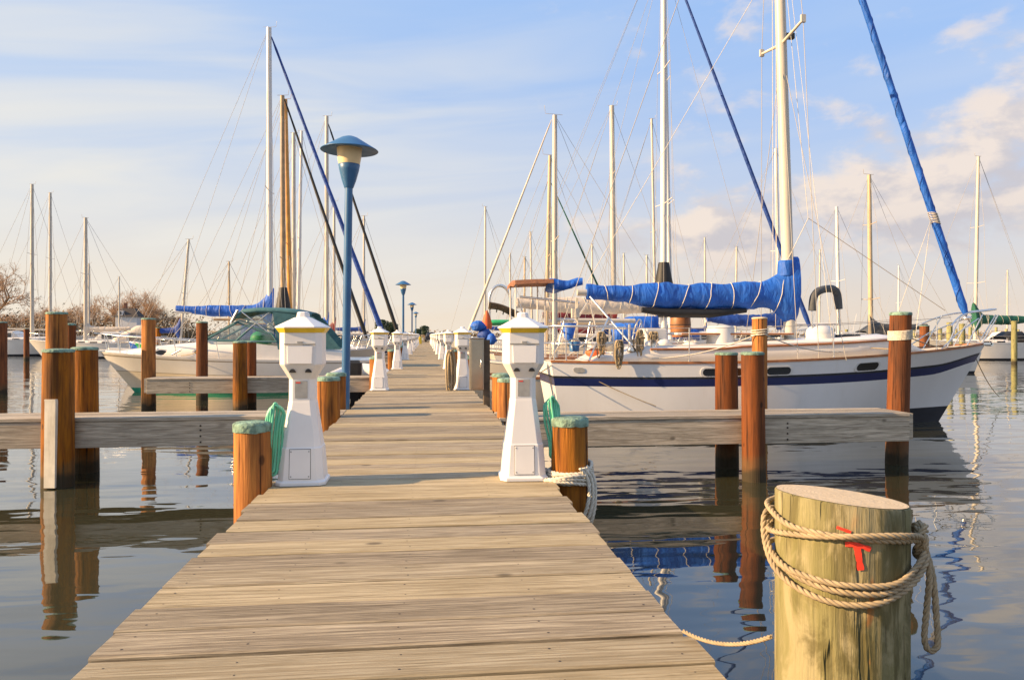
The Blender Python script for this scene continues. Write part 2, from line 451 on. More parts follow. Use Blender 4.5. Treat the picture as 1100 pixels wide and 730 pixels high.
c = wt.mix(wt.math('MULTIPLY', cl, .84), c, ccol)
wt.t.links.new(c, bg.inputs[0]); bg.inputs[1].default_value = .10

cam = bpy.data.cameras.new('camera'); co = bpy.data.objects.new('camera', cam); COL.objects.link(co)
cam.sensor_width = 36.0; cam.lens = F/1100*36; cam.shift_y = -5/1100.0
cam.clip_start = .05; cam.clip_end = 6000
co.location = (0, 0, HC); co.rotation_euler = (R(90), 0, -YAW)
S.camera = co
S.view_settings.view_transform = 'Standard'; S.view_settings.look = 'None'
S.view_settings.exposure = 1.2; S.view_settings.gamma = 1
S.cycles.max_bounces = 8; S.cycles.transparent_max_bounces = 12
S.cycles.use_denoising = True

# ------------------------------------------------------------------ setting
w = MB(); w.add([(-4000, -400, 0), (4000, -400, 0), (4000, 4000, 0), (-4000, 4000, 0)], [(0, 1, 2, 3)])
tag(w.build('water', 'water'), kind='structure')
b = MB(); b.add([(-60, -60, -2.5), (60, -60, -2.5), (60, 200, -2.5), (-60, 200, -2.5)], [(0, 1, 2, 3)])
# far shore: a low bank curving round behind the harbour
sh = MB(); rows = []
prof = []
for i in range(61):
    a = R(-52 + 110*i/60)
    u_ = -52+110*i/60
    Rr = 235 if u_ < -14 else (235 + (u_+14)*38 if u_ < -2 else 690)
    rr = Rr*(1+.03*mnoise.noise((i*.3, 1, 2)))
    rows.append([(sin(a)*rr, cos(a)*rr, -.6), (sin(a)*(rr+5), cos(a)*(rr+5), .9+.3*mnoise.noise((i*.5, 0, 0))),
                 (sin(a)*(rr+120), cos(a)*(rr+120), 1.6), (sin(a)*(rr+900), cos(a)*(rr+900), 1.8), (sin(a)*(rr+905), cos(a)*(rr+905), -.6)])
sh.loft(rows, 0, True, False, False, closed=False)
tag(sh.build('shore', 'shore'), kind='structure')

# ------------------------------------------------------------------ main dock
XL, XR = -1.134, 0.957
pier = thing('pier', 'long weathered plank dock running straight back between two rows of white pedestals', 'dock')
dk = MB(); nl = MB()
y = -1.6; k = 0
while y < 113:
    wd = rnd(.222, .246); g = rnd(.005, .015) if random.random() < .8 else rnd(.014, .022)
    a0 = XL + rnd(-.022, .022); a1 = XR + rnd(-.022, .022)
    zt = DECK + rnd(-.004, .003); tl = rnd(-.0035, .0035); sk = rnd(-.004, .004); ch = .005
    col = (random.random(), random.random())
    loops = []
    for xx, yo in ((a0, -sk), ((a0+a1)/2, 0), (a1, sk)):
        y0, y1 = y+yo, y+wd+yo
        loops.append([(xx, y0, zt-.05), (xx, y0, zt-tl-ch), (xx, y0+ch*1.4, zt-tl), (xx, y1-ch*1.4, zt+tl), (xx, y1, zt+tl-ch), (xx, y1, zt-.05)])
    n = 6; vv = [p for l in loops for p in l]; ff = []
    for i in range(2):
        for j in range(n): ff.append((i*n+j, (i+1)*n+j, (i+1)*n+(j+1) % n, i*n+(j+1) % n))
    ff += [tuple(range(n)), tuple(2*n+q for q in reversed(range(n)))]
    dk.add(vv, ff, 0, False, col)
    if y < 16:
        for xn in (XL+.07, -.62, -.09, .44, XR-.07):
            for fy in (.25, .75):
                x_ = xn+rnd(-.012, .012); y_ = y+wd*fy+rnd(-.01, .01); rr = rnd(.0035, .006)
                zz = zt - tl + 2*tl*fy + .0006
                nl.add([(x_+rr*cos(q*pi/3), y_+rr*sin(q*pi/3), zz) for q in range(6)], [tuple(range(6))])
    y += wd+g; k += 1
dk.build('deck', 'deck', pier); nl.build('nail_heads', 'nail', pier)['kind'] = 'stuff'
for xs in (XL+.09, -.45, .27, XR-.09):
    s_ = MB(); s_.box(xs-.045, xs+.045, -1.5, 112.8, DECK-.33, DECK-.056, 0, (.4, .4)); s_.build('stringer', 'beam', pier)

# ------------------------------------------------------------------ piles
PG = 'timber piles standing in the water along the dock'
def pile(X, Y, top, r, label, mat='pile', cap='cap', lean=(0, 0), bottom=-2.2, capt=.034, group=PG, seed=None):
    t = thing('pile', label, 'pile', (X, Y, 0), 0, group)
    sd = random.random()*100
    mb = MB(); n = 26; loops = []
    lean = (lean[0]+random.uniform(-.008, .008), lean[1]+random.uniform(-.012, .012)) if top < 2.0 else lean
    zs = [bottom, -.5, -.1] + [i*(top)/9 for i in range(0, 10)]
    for z in zs:
        q = max(0, z)/max(top, .1)
        rr = r*(1.05-.05*q)
        loops.append([(z*lean[0]+rr*(1+.035*mnoise.noise((cos(2*pi*j/n)*1.3+sd, sin(2*pi*j/n)*1.3, z*.5)))*cos(2*pi*j/n),
                       z*lean[1]+rr*(1+.035*mnoise.noise((cos(2*pi*j/n)*1.3+sd, sin(2*pi*j/n)*1.3, z*.5)))*sin(2*pi*j/n), z) for j in range(n)])
    mb.loft(loops)
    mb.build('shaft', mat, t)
    if cap:
        c = MB(); ls = []
        ox, oy = top*lean[0], top*lean[1]
        for dr, dz in ((1.045, None), (1.05, .0), (1.03, .012), (.9, .022), (.4, .028)):
            l = []
            for j in range(n):
                z = top + (dz if dz is not None else -capt*(.8+.18*mnoise.noise((j*1.7, sd, 0))+.15*random.random()))
                l.append((ox+r*dr*cos(2*pi*j/n), oy+r*dr*sin(2*pi*j/n), z+.004))
            ls.append(l)
        c.loft(ls); c.build('cap', cap, t)
    return t

PITCH = 9.75
fing_y = [10.85 + PITCH*i for i in range(9)]
FR_OFF = -.62      # the right-hand fingers join a little nearer
# the two short bollard piles by the front pedestals
pile(-1.245, 5.78, 1.315, .132, 'short brown bollard pile with green cap left of the nearest left pedestal and its hose', capt=.052)
pile(1.115, 5.86, 1.315, .142, 'short brown bollard pile with green cap and rope wound round its foot', capt=.052)
# pairs at the root of each finger pier
for i, fy in enumerate(fing_y[:6]):
    for sd, nm in ((-1, 'left'), (1, 'right')):
        for q, yy in ((0, fy-.25), (1, fy+.83)):
            if sd > 0: yy += FR_OFF*(.6 if q else .5)
            X = (XL-.165) if sd < 0 else (XR+.155)
            if q: X += sd*.03
            pile(X, yy, 1.37+rnd(-.02, .02), .148+rnd(-.012, .012),
                 'short green capped pile, %s dock edge, %s finger pier, %s of the pair' % (nm, ORD[i], 'farther' if q else 'nearer'))
# ------------------------------------------------------------------ finger piers
FG = 'finger piers branching off the dock'
for i, fy in enumerate(fing_y[:7]):
    for sd, nm in ((-1, 'left'), (1, 'right')):
        x0, x1 = (XR+.02, 6.80) if sd > 0 else (-7.08, XL-.02)
        t = thing('finger_pier', 'narrow grey timber finger pier, %s one back on the %s side of the dock' % (ORD[i], nm), 'finger pier', (0, fy+(FR_OFF if sd > 0 else 0), 0), 0, FG)
        d = MB(); y = 0.0
        for j in range(3):
            d.box(x0, x1, j*.2+.002, j*.2+.196, DECK-.045, DECK+rnd(-.003, .003), 0, (random.random(), random.random()))
        d.build('deck', 'beam', t)
        for yy, nm2 in ((-.075, 0), (.612, 1)):
            be = MB(); be.box(x0, x1, yy, yy+.07, DECK-.395, DECK-.05, 0, (rnd(.2, .8), rnd(.3, .7)))
            be.box(x0, x1, yy-.012, yy+.09, DECK-.045, DECK+.004, 0, (rnd(.4, .9), rnd(.6, .9)))
            bevel(be.build('face_beam', 'beam', t), .006)
        e = MB(); xe = x1 if sd > 0 else x0
        e.box(min(xe, xe+sd*.06), max(xe, xe+sd*.06), -.06, .66, DECK-.37, DECK-.004, 0, (.6, .5)); e.build('end_beam', 'beam', t)
        bo = MB()
        for bx in ((x0+x1)/2-1.9, (x0+x1)/2+1.1):
            for bz in (.07, .13, .21, .29):
                zc = DECK-.05-bz
                bo.loft([[(bx+.013*cos(k*pi/4), -.0755-e, zc+.013*sin(k*pi/4)) for k in range(8)] for e in (0, .008)], 0, False)
        bo.build('bolts', 'nail', t)
# piles of the finger piers
pile(atx(62, 10.62), 10.62, 1.765, .185, 'thick brown pile with a pale rub strip in front of the first left finger pier', capt=.022)
rs = MB(); X_ = atx(54, 10.43)
rs.loft([[(X_-.075+.03*q, 10.42, z), (X_+.065+.03*q, 10.40, z), (X_+.07+.03*q, 10.46, z), (X_-.075+.03*q, 10.47, z)] for q, z in ((0, .02), (.2, .6), (.35, 1.12), (.2, 1.15))], 0, False)
par = [o for o in COL.objects if o.get('label', '').startswith('thick brown pile with a pale')][0]
o_ = rs.build('rub_strip', 'pvc', par); o_.location = (-par.location.x, -par.location.y, 0)
pile(atx(92, 11.72), 11.72, 1.775, .172, 'thick brown pile just behind the first left finger pier', capt=.022)
pile(atx(810, 9.98), 9.98, 1.72, .150, 'reddish brown pile in front of the first right finger pier', 'pile_dull', capt=.02, lean=(-.01, 0))
pile(atx(781, 11.08), 11.08, 1.69, .165, 'reddish brown pile behind the first right finger pier', 'pile_dull', capt=.02)
pile(atx(963, 11.05), 11.05, 2.30, .155, 'tall reddish pile with pale rope lashed round it at the first right finger pier end', 'pile_dull', capt=.03, lean=(.03, 0))
pile(atx(816, 14.55), 14.55, 2.30, .145, 'tall brown mooring pile against the navy striped sailboat with rope round its head', 'pile', cap='pile_end', capt=.01)
pile(atx(61, 14.6), 14.6, 2.36, .172, 'tall orange brown mooring pile rising behind the two thick piles on the left', capt=.022)
pile(atx(76, 21), 21, 2.25, .12, 'dark slim pile behind the tall mooring pile on the far left', 'pile_dull')
pile(-7.33, 21.42, 2.40, .175, 'tall brown pile at the second left finger pier end, before the motor cruiser bow', capt=.022)
pile(atx(217, 24.3), 24.3, 2.36, .165, 'tall dark brown mooring pile in front of the motor cruiser hull', 'pile_dull', capt=.022)
pile(atx(258, 20.35), 20.35, 1.79, .175, 'brown pile in front of the second left finger pier', capt=.022)
pile(atx(269, 21.45), 21.45, 1.79, .15, 'darker brown pile behind the second left finger pier', 'pile_dull', capt=.022)
pile(atx(1.5, 27.5), 27.5, 2.40, .17, 'brown pile cut by the left edge of the picture', 'pile_dull', capt=.022)
# farther ones
for u_, Y_, tv, r_, lb in ((170, 62, 352, .19, 'distant orange brown pile between the cruiser bow and the house'),
                          (28.5, 66, 353, .20, 'distant dark pile beside the far white sailboat stern'),
                          (993, 30, 350, .19, 'thick brown pile seen through the bow rail of the blue striped sailboat')):
    X_ = atx(u_, Y_); pile(X_, Y_, zat(tv, X_, Y_), r_, lb, 'pile' if u_ == 170 else 'pile_dull', capt=.02)
for j, (u_, Y_, tv, r_, lb) in enumerate(((1020, 42, 346.5, .16, 'pale green post, left one of two behind the bow rail'), (1033.5, 44, 348, .17, 'pale green post, right one of two behind the bow rail'),
                          (1089.5, 49, 345, .18, 'pale green post near the right edge standing in open water'),
                          (1010, 60, 352, .15, 'small pale post far behind the bow rail'))):
    X_ = atx(u_, Y_); pile(X_, Y_, zat(tv, X_, Y_), r_, lb, 'post_green', 'post_green', capt=.02)

# big new pile in the foreground with rope
FX, FY, FR = 1.238, 2.18, .188
fp = thing('mooring_pile', 'thick pale green treated pile in the right foreground with rope and a red paint mark', 'pile', (FX, FY, 0))
camdir = Vector((-FX, -FY, 0)).normalized(); rgt = Vector((-camdir.y, camdir.x, 0))
def fpt(phi, z, R_=FR):   # local
    p = rgt*(sin(R(phi))*R_) + camdir*(cos(R(phi))*R_)
    return (p.x, p.y, z)
mb = MB(); n = 96; loops = []
def fr(phi, z):
    return FR*(1+.010*mnoise.noise((cos(phi)*1.5, sin(phi)*1.5, z*.8)) + .006*mnoise.noise((cos(phi)*9, sin(phi)*9, z*.4)) + .003*mnoise.noise((cos(phi)*25, sin(phi)*25, z*.3)))
def ftop(x, y): return 1.487 - .015*(x*rgt.x+y*rgt.y)/FR + .014*(x*camdir.x+y*camdir.y)/FR
for z in [-2, -.2, 0, .3, .6, .8, 1.0, 1.1, 1.2, 1.3, 1.4, 1.47]:
    loops.append([(fr(2*pi*j/n, z)*cos(2*pi*j/n), fr(2*pi*j/n, z)*sin(2*pi*j/n), z if z < 1.45 else 0) for j in range(n)])
loops[-1] = [(x, y_, ftop(x, y_)-.004) for x, y_, z in loops[-1]]
rim = [(x*.975, y_*.975, ftop(x, y_)) for x, y_, z in loops[-1]]
mb.loft(loops+[rim], 0, True, True, False)
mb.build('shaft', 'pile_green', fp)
tp = MB(); rr_ = [[(x*q, y_*q, ftop(x*q, y_*q)+.0015+.002*(1-q)) for x, y_, z in rim] for q in (.999, .7, .4, .1)]
tp.loft(rr_, 0, True, False, True); tp.build('sawn_top', 'pile_end', fp)
# red T
tm = MB()
def patch(pts, w0):
    """strip on the pile surface: pts are (phi,z)"""
    L = []
    for i, (ph, z) in enumerate(pts):
        a = pts[max(i-1, 0)]; b_ = pts[min(i+1, len(pts)-1)]
        du = (b_[0]-a[0])*pi/180*FR; dv = b_[1]-a[1]; l = sqrt(du*du+dv*dv) or 1
        wq = w0*(.8+.4*random.random())
        ox = -dv/l*wq/2; oz = du/l*wq/2
        L.append((ph+ox/FR*180/pi, z+oz)); L.append((ph-ox/FR*180/pi, z-oz))
    vs = [fpt(p, z, FR*1.012+.0012) for p, z in L]
    tm.add(vs, [(2*i, 2*i+1, 2*i+3, 2*i+2) for i in range(len(pts)-1)], 0, True)
random.seed(3)
patch([(3.5 + i*2.5, 1.3925 + .0012*i - .00034*i*i) for i in range(9)], .014)
patch([(12.5 + i*.35, 1.391 - i*.0075) for i in range(10)], .0165)
patch([(-3 + i*2.2, 1.438 - .0022*i) for i in range(6)], .008)
tm.build('painted_mark', 'red', fp)
random.seed(11)
# ropes round it
rp = MB(); RR = .0092
def wrap(ctrl, extra=.0125, k=9):
    return smooth_path([fpt(p, z, FR+extra+(e[0] if e else 0)) for p, z, *e in ctrl], k)
rope_geo(rp, wrap([(-185, 1.44), (-140, 1.452), (-100, 1.452, .006), (-75, 1.442, .002), (-40, 1.420), (0, 1.414), (40, 1.405), (70, 1.392), (95, 1.375, .01), (120, 1.385), (150, 1.41), (175, 1.44)]), RR)
rope_geo(rp, wrap([(-170, 1.40), (-120, 1.385), (-95, 1.372, .004), (-70, 1.382), (-40, 1.398), (-15, 1.408), (10, 1.420, .01), (50, 1.418, .012), (80, 1.395, .012), (100, 1.36, .02), (140, 1.38), (170, 1.40)]), RR)
rope_geo(rp, wrap([(-170, 1.40), (-120, 1.40, .01), (-98, 1.395, .010), (-80, 1.345, .008), (-60, 1.305, .002), (-30, 1.277), (0, 1.262), (35, 1.262), (65, 1.288), (85, 1.325, .012), (100, 1.375, .028)]), RR)
rope_geo(rp, wrap([(-172, 1.345), (-120, 1.322), (-95, 1.318, .01), (-70, 1.315), (-40, 1.294, .004), (0, 1.283, .004), (40, 1.285, .004), (65, 1.31, .006), (82, 1.345, .02), (97, 1.385, .03)]), RR)
rope_geo(rp, wrap([(-172, 1.37), (-125, 1.41, .008), (-100, 1.415, .018), (-85, 1.36, .018), (-60, 1.29, .012), (-35, 1.25, .003), (-5, 1.23), (25, 1.233), (55, 1.265, .004), (80, 1.315, .022), (98, 1.36, .03)]), RR)
# knot on the right
for q in range(5):
    a = rnd(0, 6); kp = []
    for j in range(9):
        th = j/8*2*pi*.9+a
        kp.append(fpt(93+7*cos(th)+rnd(-2, 2), 1.375+.035*sin(th)+.008*(q-2), FR+.026+.012*sin(th*2+q)))
    rope_geo(rp, smooth_path(kp, 5), RR*.95)
# hanging loop
rope_geo(rp, smooth_path([fpt(92, 1.36, FR+.035), fpt(90, 1.28, FR+.047), fpt(89, 1.18, FR+.04), fpt(88.5, 1.10, FR+.034), fpt(89.5, 1.065, FR+.046), fpt(91, 1.08, FR+.068), fpt(92, 1.16, FR+.066), fpt(93, 1.27, FR+.058), fpt(94, 1.37, FR+.034)], 9), RR)
tag(rp.build('mooring_rope', 'rope', None, (FX, FY, 0)), 'tan laid rope wrapped several times round the pale foreground pile with a hanging loop', 'rope')
# line from the pile down to the dock edge
ln = MB(); rope_geo(ln, sag(Vector((FX, FY, 0))+Vector(fpt(-95, 1.03, FR+.012)), (XR-.02, 2.72, DECK+.02), .035), .0075)
tag(ln.build('rope', 'rope'), 'short tan rope running from the foreground pile to the dock edge', 'rope')

# rope round the foot of the right bollard
BX, BY, BR = 1.115, 5.86, .150
rb = MB()
def bpt(deg, z, e=.016): return (BX+(BR+e)*cos(R(deg)), BY+(BR+e)*sin(R(deg)), z)
pts = []
for i in range(0, 95):
    a = 150+i*18.0
    pts.append(bpt(a, DECK+.005 + .026*(i/20) + .03*sin(R(a)*1+1.0) - .05*(i/95)**2+.012*sin(i*.7), .016+.010*abs(sin(i*.31))))
rope_geo(rb, pts, .0145)
pts2 = []
for i in range(0, 60):
    a = 200+i*15.0
    pts2.append((BX-.045+(BR+.045)*cos(R(a)), BY-.02+(BR+.04)*sin(R(a)), DECK-.02+.02*(i/24)+.02*sin(i*.5)))
rope_geo(rb, pts2, .0145)
for q, (x_, y_) in enumerate(((.10, -.16), (.13, -.145), (.155, -.11), (.165, -.07))):
    rope_geo(rb, smooth_path([(BX+x_-.06, BY+y_-.02, DECK+.10), (BX+x_, BY+y_-.01, DECK+.02), (BX+x_+.01, BY+y_-.03, DECK-.08-.02*q), (BX+x_-.015, BY+y_-.045, DECK-.20-.03*q), (BX+x_-.05, BY+y_-.03, DECK-.28-.02*q), (BX+x_-.10, BY+y_, DECK-.3)], 8), .0145)
tag(rb.build('mooring_rope', 'rope_w'), 'thick pale rope piled round the foot of the front right bollard', 'rope')

# ------------------------------------------------------------------ power pedestals
def oct_(w, c, z, oy=0): 
    h = w/2
    return [(-h+c, -h+oy, z), (h-c, -h+oy, z), (h, -h+c+oy, z), (h, h-c+oy, z), (h-c, h+oy, z), (-h+c, h+oy, z), (-h, h-c+oy, z), (-h, -h+c+oy, z)]
def pedestal(loc, label):
    t = thing('power_pedestal', label, 'power pedestal', loc, 0, 'white lighthouse shaped power pedestals along the dock')
    t.scale = (.89, .89, 1)
    b = MB()
    b.loft([oct_(.41, .05, 0), oct_(.41, .05, .022), oct_(.375, .052, .034), oct_(.335, .050, .27), oct_(.322, .048, .275), oct_(.222, .038, .60)], 0, False, True, False)
    b.loft([oct_(.222, .038, .60), oct_(.215, .036, .615), oct_(.212, .036, .775), oct_(.335, .046, .875), oct_(.345, .046, .885), oct_(.345, .046, 1.1195)], 0, False, False, True)
    bevel(b.build('body', 'white', t), .005)
    r = MB(); r.loft([oct_(.425, .09, 1.155), oct_(.425, .09, 1.164), oct_(.14, .035, 1.232), oct_(.105, .028, 1.236), oct_(.095, .028, 1.272), oct_(.06, .02, 1.278)], 0, False)
    ro = bevel(r.build('roof', 'white', t), .004)
    ye = MB(); ye.loft([oct_(.358, .06, 1.120), oct_(.415, .085, 1.1545)], 0, False); ye.build('light_band', 'yellow', ro)
    # flip-up socket cover, sockets, plates
    cv = MB()
    cv.loft([[(-.098, -.170, .895), (.098, -.170, .895), (.098, -.192, .893), (-.098, -.192, .893)],
             [(-.104, -.170, 1.022), (.104, -.170, 1.022), (.104, -.182, 1.024), (-.104, -.182, 1.024)]], 0, False)
    cvo = bevel(cv.build('cover', 'white', t), .004)
    hn = MB(); hn.tube([(-.125, -.182, 1.036), (.125, -.182, 1.036)], .0055, 6); hn.box(-.022, .022, -.183, -.172, 1.043, 1.056); hn.build('hinge', 'plate', cvo)
    for sx in (-.064, .064):
        s_ = MB()
        arc = [(sx+.026*cos(pi*k/8), .826+.027*sin(pi*k/8)) for k in range(9)]
        s_.loft([[(x_, -.158, z_) for x_, z_ in arc], [(x_, -.100, z_) for x_, z_ in arc]], 0, False)
        so2 = s_.build('socket', 'dark', t)
    pl = MB(); pl.box(-.052, .052, -.111, -.1065, .635, .762); pl_o = pl.build('data_plate', 'plate', t)
    rd = MB(); rd.box(-.044, -.006, -.1125, -.1112, .745, .754); rd.build('red_mark', 'red', pl_o)
    dr = MB()
    def fy(z): return -(.375/2 + (.335-.375)/2*(z-.034)/.236)
    dr.loft([[(-.085, fy(.05)-.006, .05), (.085, fy(.05)-.006, .05), (.085, fy(.05)+.01, .05), (-.085, fy(.05)+.01, .05)],
             [(-.083, fy(.262)-.006, .262), (.083, fy(.262)-.006, .262), (.083, fy(.262)+.01, .262), (-.083, fy(.262)+.01, .262)]], 0, False)
    do = bevel(dr.build('access_door', 'white', t), .003)
    gv = MB()
    gv.loft([[(-.0885, fy(.046)-.0012, .046), (.0885, fy(.046)-.0012, .046), (.0885, fy(.046)+.01, .046), (-.0885, fy(.046)+.01, .046)],
             [(-.0865, fy(.266)-.0012, .266), (.0865, fy(.266)-.0012, .266), (.0865, fy(.266)+.01, .266), (-.0865, fy(.266)+.01, .266)]], 0, False)
    gv.build('seam', 'dark', do)
    sc = MB()
    for sx in (-.072, .072):
        for z in (.066, .247):
            ls = [[(sx+.006*cos(k*pi/4), fy(z)-e, z+.006*sin(k*pi/4)) for k in range(8)] for e in (.004, .0085)]
            sc.loft(ls, 0, False)
    for sx in (-.18, .18):
        ls = [[(sx+.008*cos(k*pi/4)*.9, -.155-e, .03+.006*sin(k*pi/4)) for k in range(8)] for e in (.0, .03)]
    sc.build('screws', 'plate', do)
    return t
pp = None
for i in range(11):
    for X, nm in ((-.915, 'left'), (.752, 'right')):
        Y = 5.93+PITCH*i
        lb = ('nearest white lighthouse shaped power pedestal of the %s row, a green hose beside it' % nm) if i == 0 else \
             'white lighthouse shaped power pedestal, %s back in the %s row' % (ORD[i], nm)
        if pp is None: pp = pedestal((X, Y, DECK), lb)
        else: dup(pp, (X, Y, DECK), lb, R(rnd(-2, 2)))
# green hoses hung beside the front pedestals
def hose(X, Y, zt, zb, label, tilt=0.0):
    h = MB()
    for q in range(4):
        hw_ = .010+.0165*q; zz0 = zt-.012*q+rnd(-.006, .006); zz1 = zb+.012*(3-q)+rnd(0, .05); y0 = Y-.09+.012*q+rnd(-.01, .01)
        pts = []
        zt_, zb_ = zz0-hw_, zz1+hw_
        for j in range(9): pts.append((X-hw_*(1+.10*sin(j*.8+q))+tilt*(j/8-.5)*.8, y0+.008*sin(j+q), zb_+(zt_-zb_)*j/8))
        for j in range(1, 8): pts.append((X-hw_*cos(pi*j/8)+tilt*.4, y0+.01, zt_+hw_*1.2*sin(pi*j/8)))
        for j in range(9): pts.append((X+hw_*(1+.10*sin(j*.9+q))+tilt*(.5-j/8)*.8, y0+.02+.008*sin(j*1.3+q), zt_-(zt_-zb_)*j/8))
        for j in range(1, 8): pts.append((X+hw_*cos(pi*j/8)-tilt*.4, y0+.01, zb_-hw_*.6*sin(pi*j/8)))
        h.tube(pts, .0100, 8, 0, False, True)
    tag(h.build('hose', 'hose'), label, 'hose', 'coiled green hoses')
hose(-1.112, 5.86, DECK+.60, DECK+.03, 'coiled green hose hanging on the outer side of the front left pedestal', .05)
hose(.995, 5.93, DECK+.62, DECK+.1, 'coiled green hose hanging between the front right pedestal and its bollard', -.06)
# tan rope hung on the second right pedestal
rc = MB()
for q in range(8):
    x0, y0 = .50+rnd(-.05, .05), 15.45+rnd(-.1, .05)
    L_ = rnd(.55, .78)
    rc.tube(smooth_path([(x0, y0, DECK+.80), (x0-.05, y0, DECK+.62), (x0-.02-rnd(0, .05), y0-.02, DECK+.80-L_), (x0+.05, y0, DECK+.80-L_+.03), (x0+.05, y0, DECK+.6), (x0, y0, DECK+.80)], 5), .016, 6)
rc.tube([(.50, 15.45, DECK+.80), (.62, 15.62, DECK+.84), (.76, 15.68, DECK+.86)], .014, 6)
tag(rc.build('rope_coil', 'rope'), 'tan rope hank hanging off the second right pedestal down to the deck', 'rope')
# steel cabinet on a post
cb = thing('meter_cabinet', 'brown steel electric cabinet on a dark post at the right dock edge', 'cabinet', (.885, 12.2, DECK))
m_ = MB(); m_.box(-.19, .03, -.16, .12, .24, 1.04); m_.box(-.2, .04, -.17, .13, 1.042, 1.06); bevel(m_.build('box', 'cabinet', cb), .01)
m_ = MB(); m_.box(-.17, .01, -.172, -.163, .27, 1.01); d_ = bevel(m_.build('door', 'cabinet', cb), .004)
m_ = MB(); m_.tube([(-.02, -.178, .72), (-.02, -.196, .71), (-.02, -.196, .60), (-.02, -.178, .59)], .008, 6); m_.build('handle', 'steel', d_)
m_ = MB(); m_.box(.034, .13, -.09, .09, -.3, 1.03); m_.build('post', 'post_dark', cb)
# ------------------------------------------------------------------ lamps
def lamp(loc, label):
    t = thing('street_lamp', label, 'street lamp', loc, 0, 'blue lamps along the left edge of the dock')
    p = MB(); p.lathe([(.060, -2.9), (.060, 0), (.056, 3.21)], 20); p.build('pole', 'lamp_blue', t)
    c = MB(); c.lathe([(.062, 3.18), (.068, 3.19), (.105, 3.30), (.14, 3.44), (.155, 3.52), (.150, 3.525)], 28); c.build('cup', 'lamp_blue', t)
    d = MB(); d.lathe([(.152, 3.526), (.168, 3.62), (.180, 3.76)], 28); d.build('diffuser', 'lamp_cup', t)
    h = MB(); h.lathe([(.17, 3.762), (.405, 3.725), (.412, 3.73), (.40, 3.742), (.24, 3.84), (.12, 3.915), (.05, 3.94), (.012, 3.946)], 40); h.build('hat', 'lamp_blue', t)
    return t
l1 = lamp((-1.262, 12.4, DECK), 'tall blue lamp with wide conical hat, nearest one on the dock')
l1.rotation_euler = (0, R(.9), 0); l1.scale = (1.105, 1.105, 1.08)
for i, Y in enumerate((45.0, 74.5, 104.0)):
    l = dup(l1, (-1.28, Y, DECK), 'blue lamp with conical hat, %s one back along the dock' % ORD[i+1]); l.rotation_euler = (0, 0, 0)

# ------------------------------------------------------------------ boats
def smooth(a, b, x):
    q = min(1, max(0, (x-a)/(b-a))); return q*q*(3-2*q)
class Hull:
    """hull lines: stern at x=-L/2, stem at x=+L/2, waterline z=0"""
    def __init__(s, L, B, fs, fm, fb, rake=.9, srake=.3, ts=.68, full=2.0, vee=.25, flat=.88):
        s.L, s.B, s.fs, s.fm, s.fb, s.rake, s.srake, s.ts, s.full, s.vee, s.flat = L, B, fs, fm, fb, rake, srake, ts, full, vee, flat
    def half(s, t):
        tm = .42
        if t < tm: return s.B/2*(s.ts+(1-s.ts)*sin(pi/2*t/tm))
        q = (t-tm)/(1-tm); return s.B/2*max(.012, (1-q**s.full)**.85)
    def sheer(s, t):
        a = s.fs*(1-t)*(1-2*t) + s.fm*4*t*(1-t) + s.fb*t*(2*t-1); return a
    def p(s, t, h, side=1, off=0.0):
        z = h*s.sheer(t) if h >= 0 else h*1.0
        hh = max(0, min(1, h))
        lo = s.flat*(1-smooth(.5, 1, t))+s.vee*smooth(.5, 1, t)
        w = s.half(t)*(lo+(1-lo)*hh**(.75+.5*smooth(.5, 1, t))) if h >= 0 else s.half(t)*lo*(1+h*1.2)
        x = -s.L/2+s.L*t - s.rake*(1-hh)*smooth(.35, 1, t)**1.3 + s.srake*(1-hh)*(1-smooth(0, .3, t))
        if h < 0: x += h*s.rake*.9*smooth(.6, 1, t)
        return (x, side*(w+off), z)
    def build(s, par, bands, nst=36, name='hull'):
        """bands: list of (h0,h1,mat) ; h may be a function of t"""
        mats = []; mb = MB()
        ts_ = [i/nst for i in range(nst+1)]
        g = lambda h, t: h(t) if callable(h) else h
        for h0, h1, m in bands:
            if m not in mats: mats.append(m)
            mi = mats.index(m)
            for side in (1, -1):
                k = 4
                lo = [[s.p(t, g(h0, t)+(g(h1, t)-g(h0, t))*j/k, side) for j in range(k+1)] for t in ts_]
                if side < 0: lo = [list(reversed(l)) for l in lo]
                mb.loft(lo, mi, True, False, False, closed=False)
            # transom
            l = [s.p(0, g(h0, 0)+(g(h1, 0)-g(h0, 0))*j/4, 1) for j in range(5)]
            r_ = [s.p(0, g(h0, 0)+(g(h1, 0)-g(h0, 0))*j/4, -1) for j in range(5)]
            mb.loft([l, r_], mi, True, False, False, closed=False)
        return mb.build(name, mats, par)
    def deck(s, par, mat, inset=.02, drop=.03, camber=.05, nst=30):
        mb = MB(); lo = []
        for i in range(nst+1):
            t = i/nst; z = s.sheer(t)-drop; x = s.p(t, 1)[0]; w = max(.004, s.half(t)-inset)
            lo.append([(x, w*q, z+camber*(1-q*q)) for q in (-1, -.6, -.2, .2, .6, 1)])
        mb.loft(lo, 0, True, False, False, closed=False); return mb.build('deck', mat, par)
    def rail(s, par, mat, name='toe_rail', wd=.04, ht=.05, t0=0.0, t1=1.0, up=.0):
        mb = MB()
        for side in (1, -1):
            lo = []
            for i in range(31):
                t = t0+(t1-t0)*i/30; x, y_, z = s.p(t, 1, side); y_ -= side*.0; z += up
                lo.append([(x, y_+side*.012, z-.012), (x, y_+side*.012, z+ht), (x, y_-side*wd, z+ht), (x, y_-side*wd, z-.012)])
            mb.loft(lo, 0, False)
        return mb.build(name, mat, par)

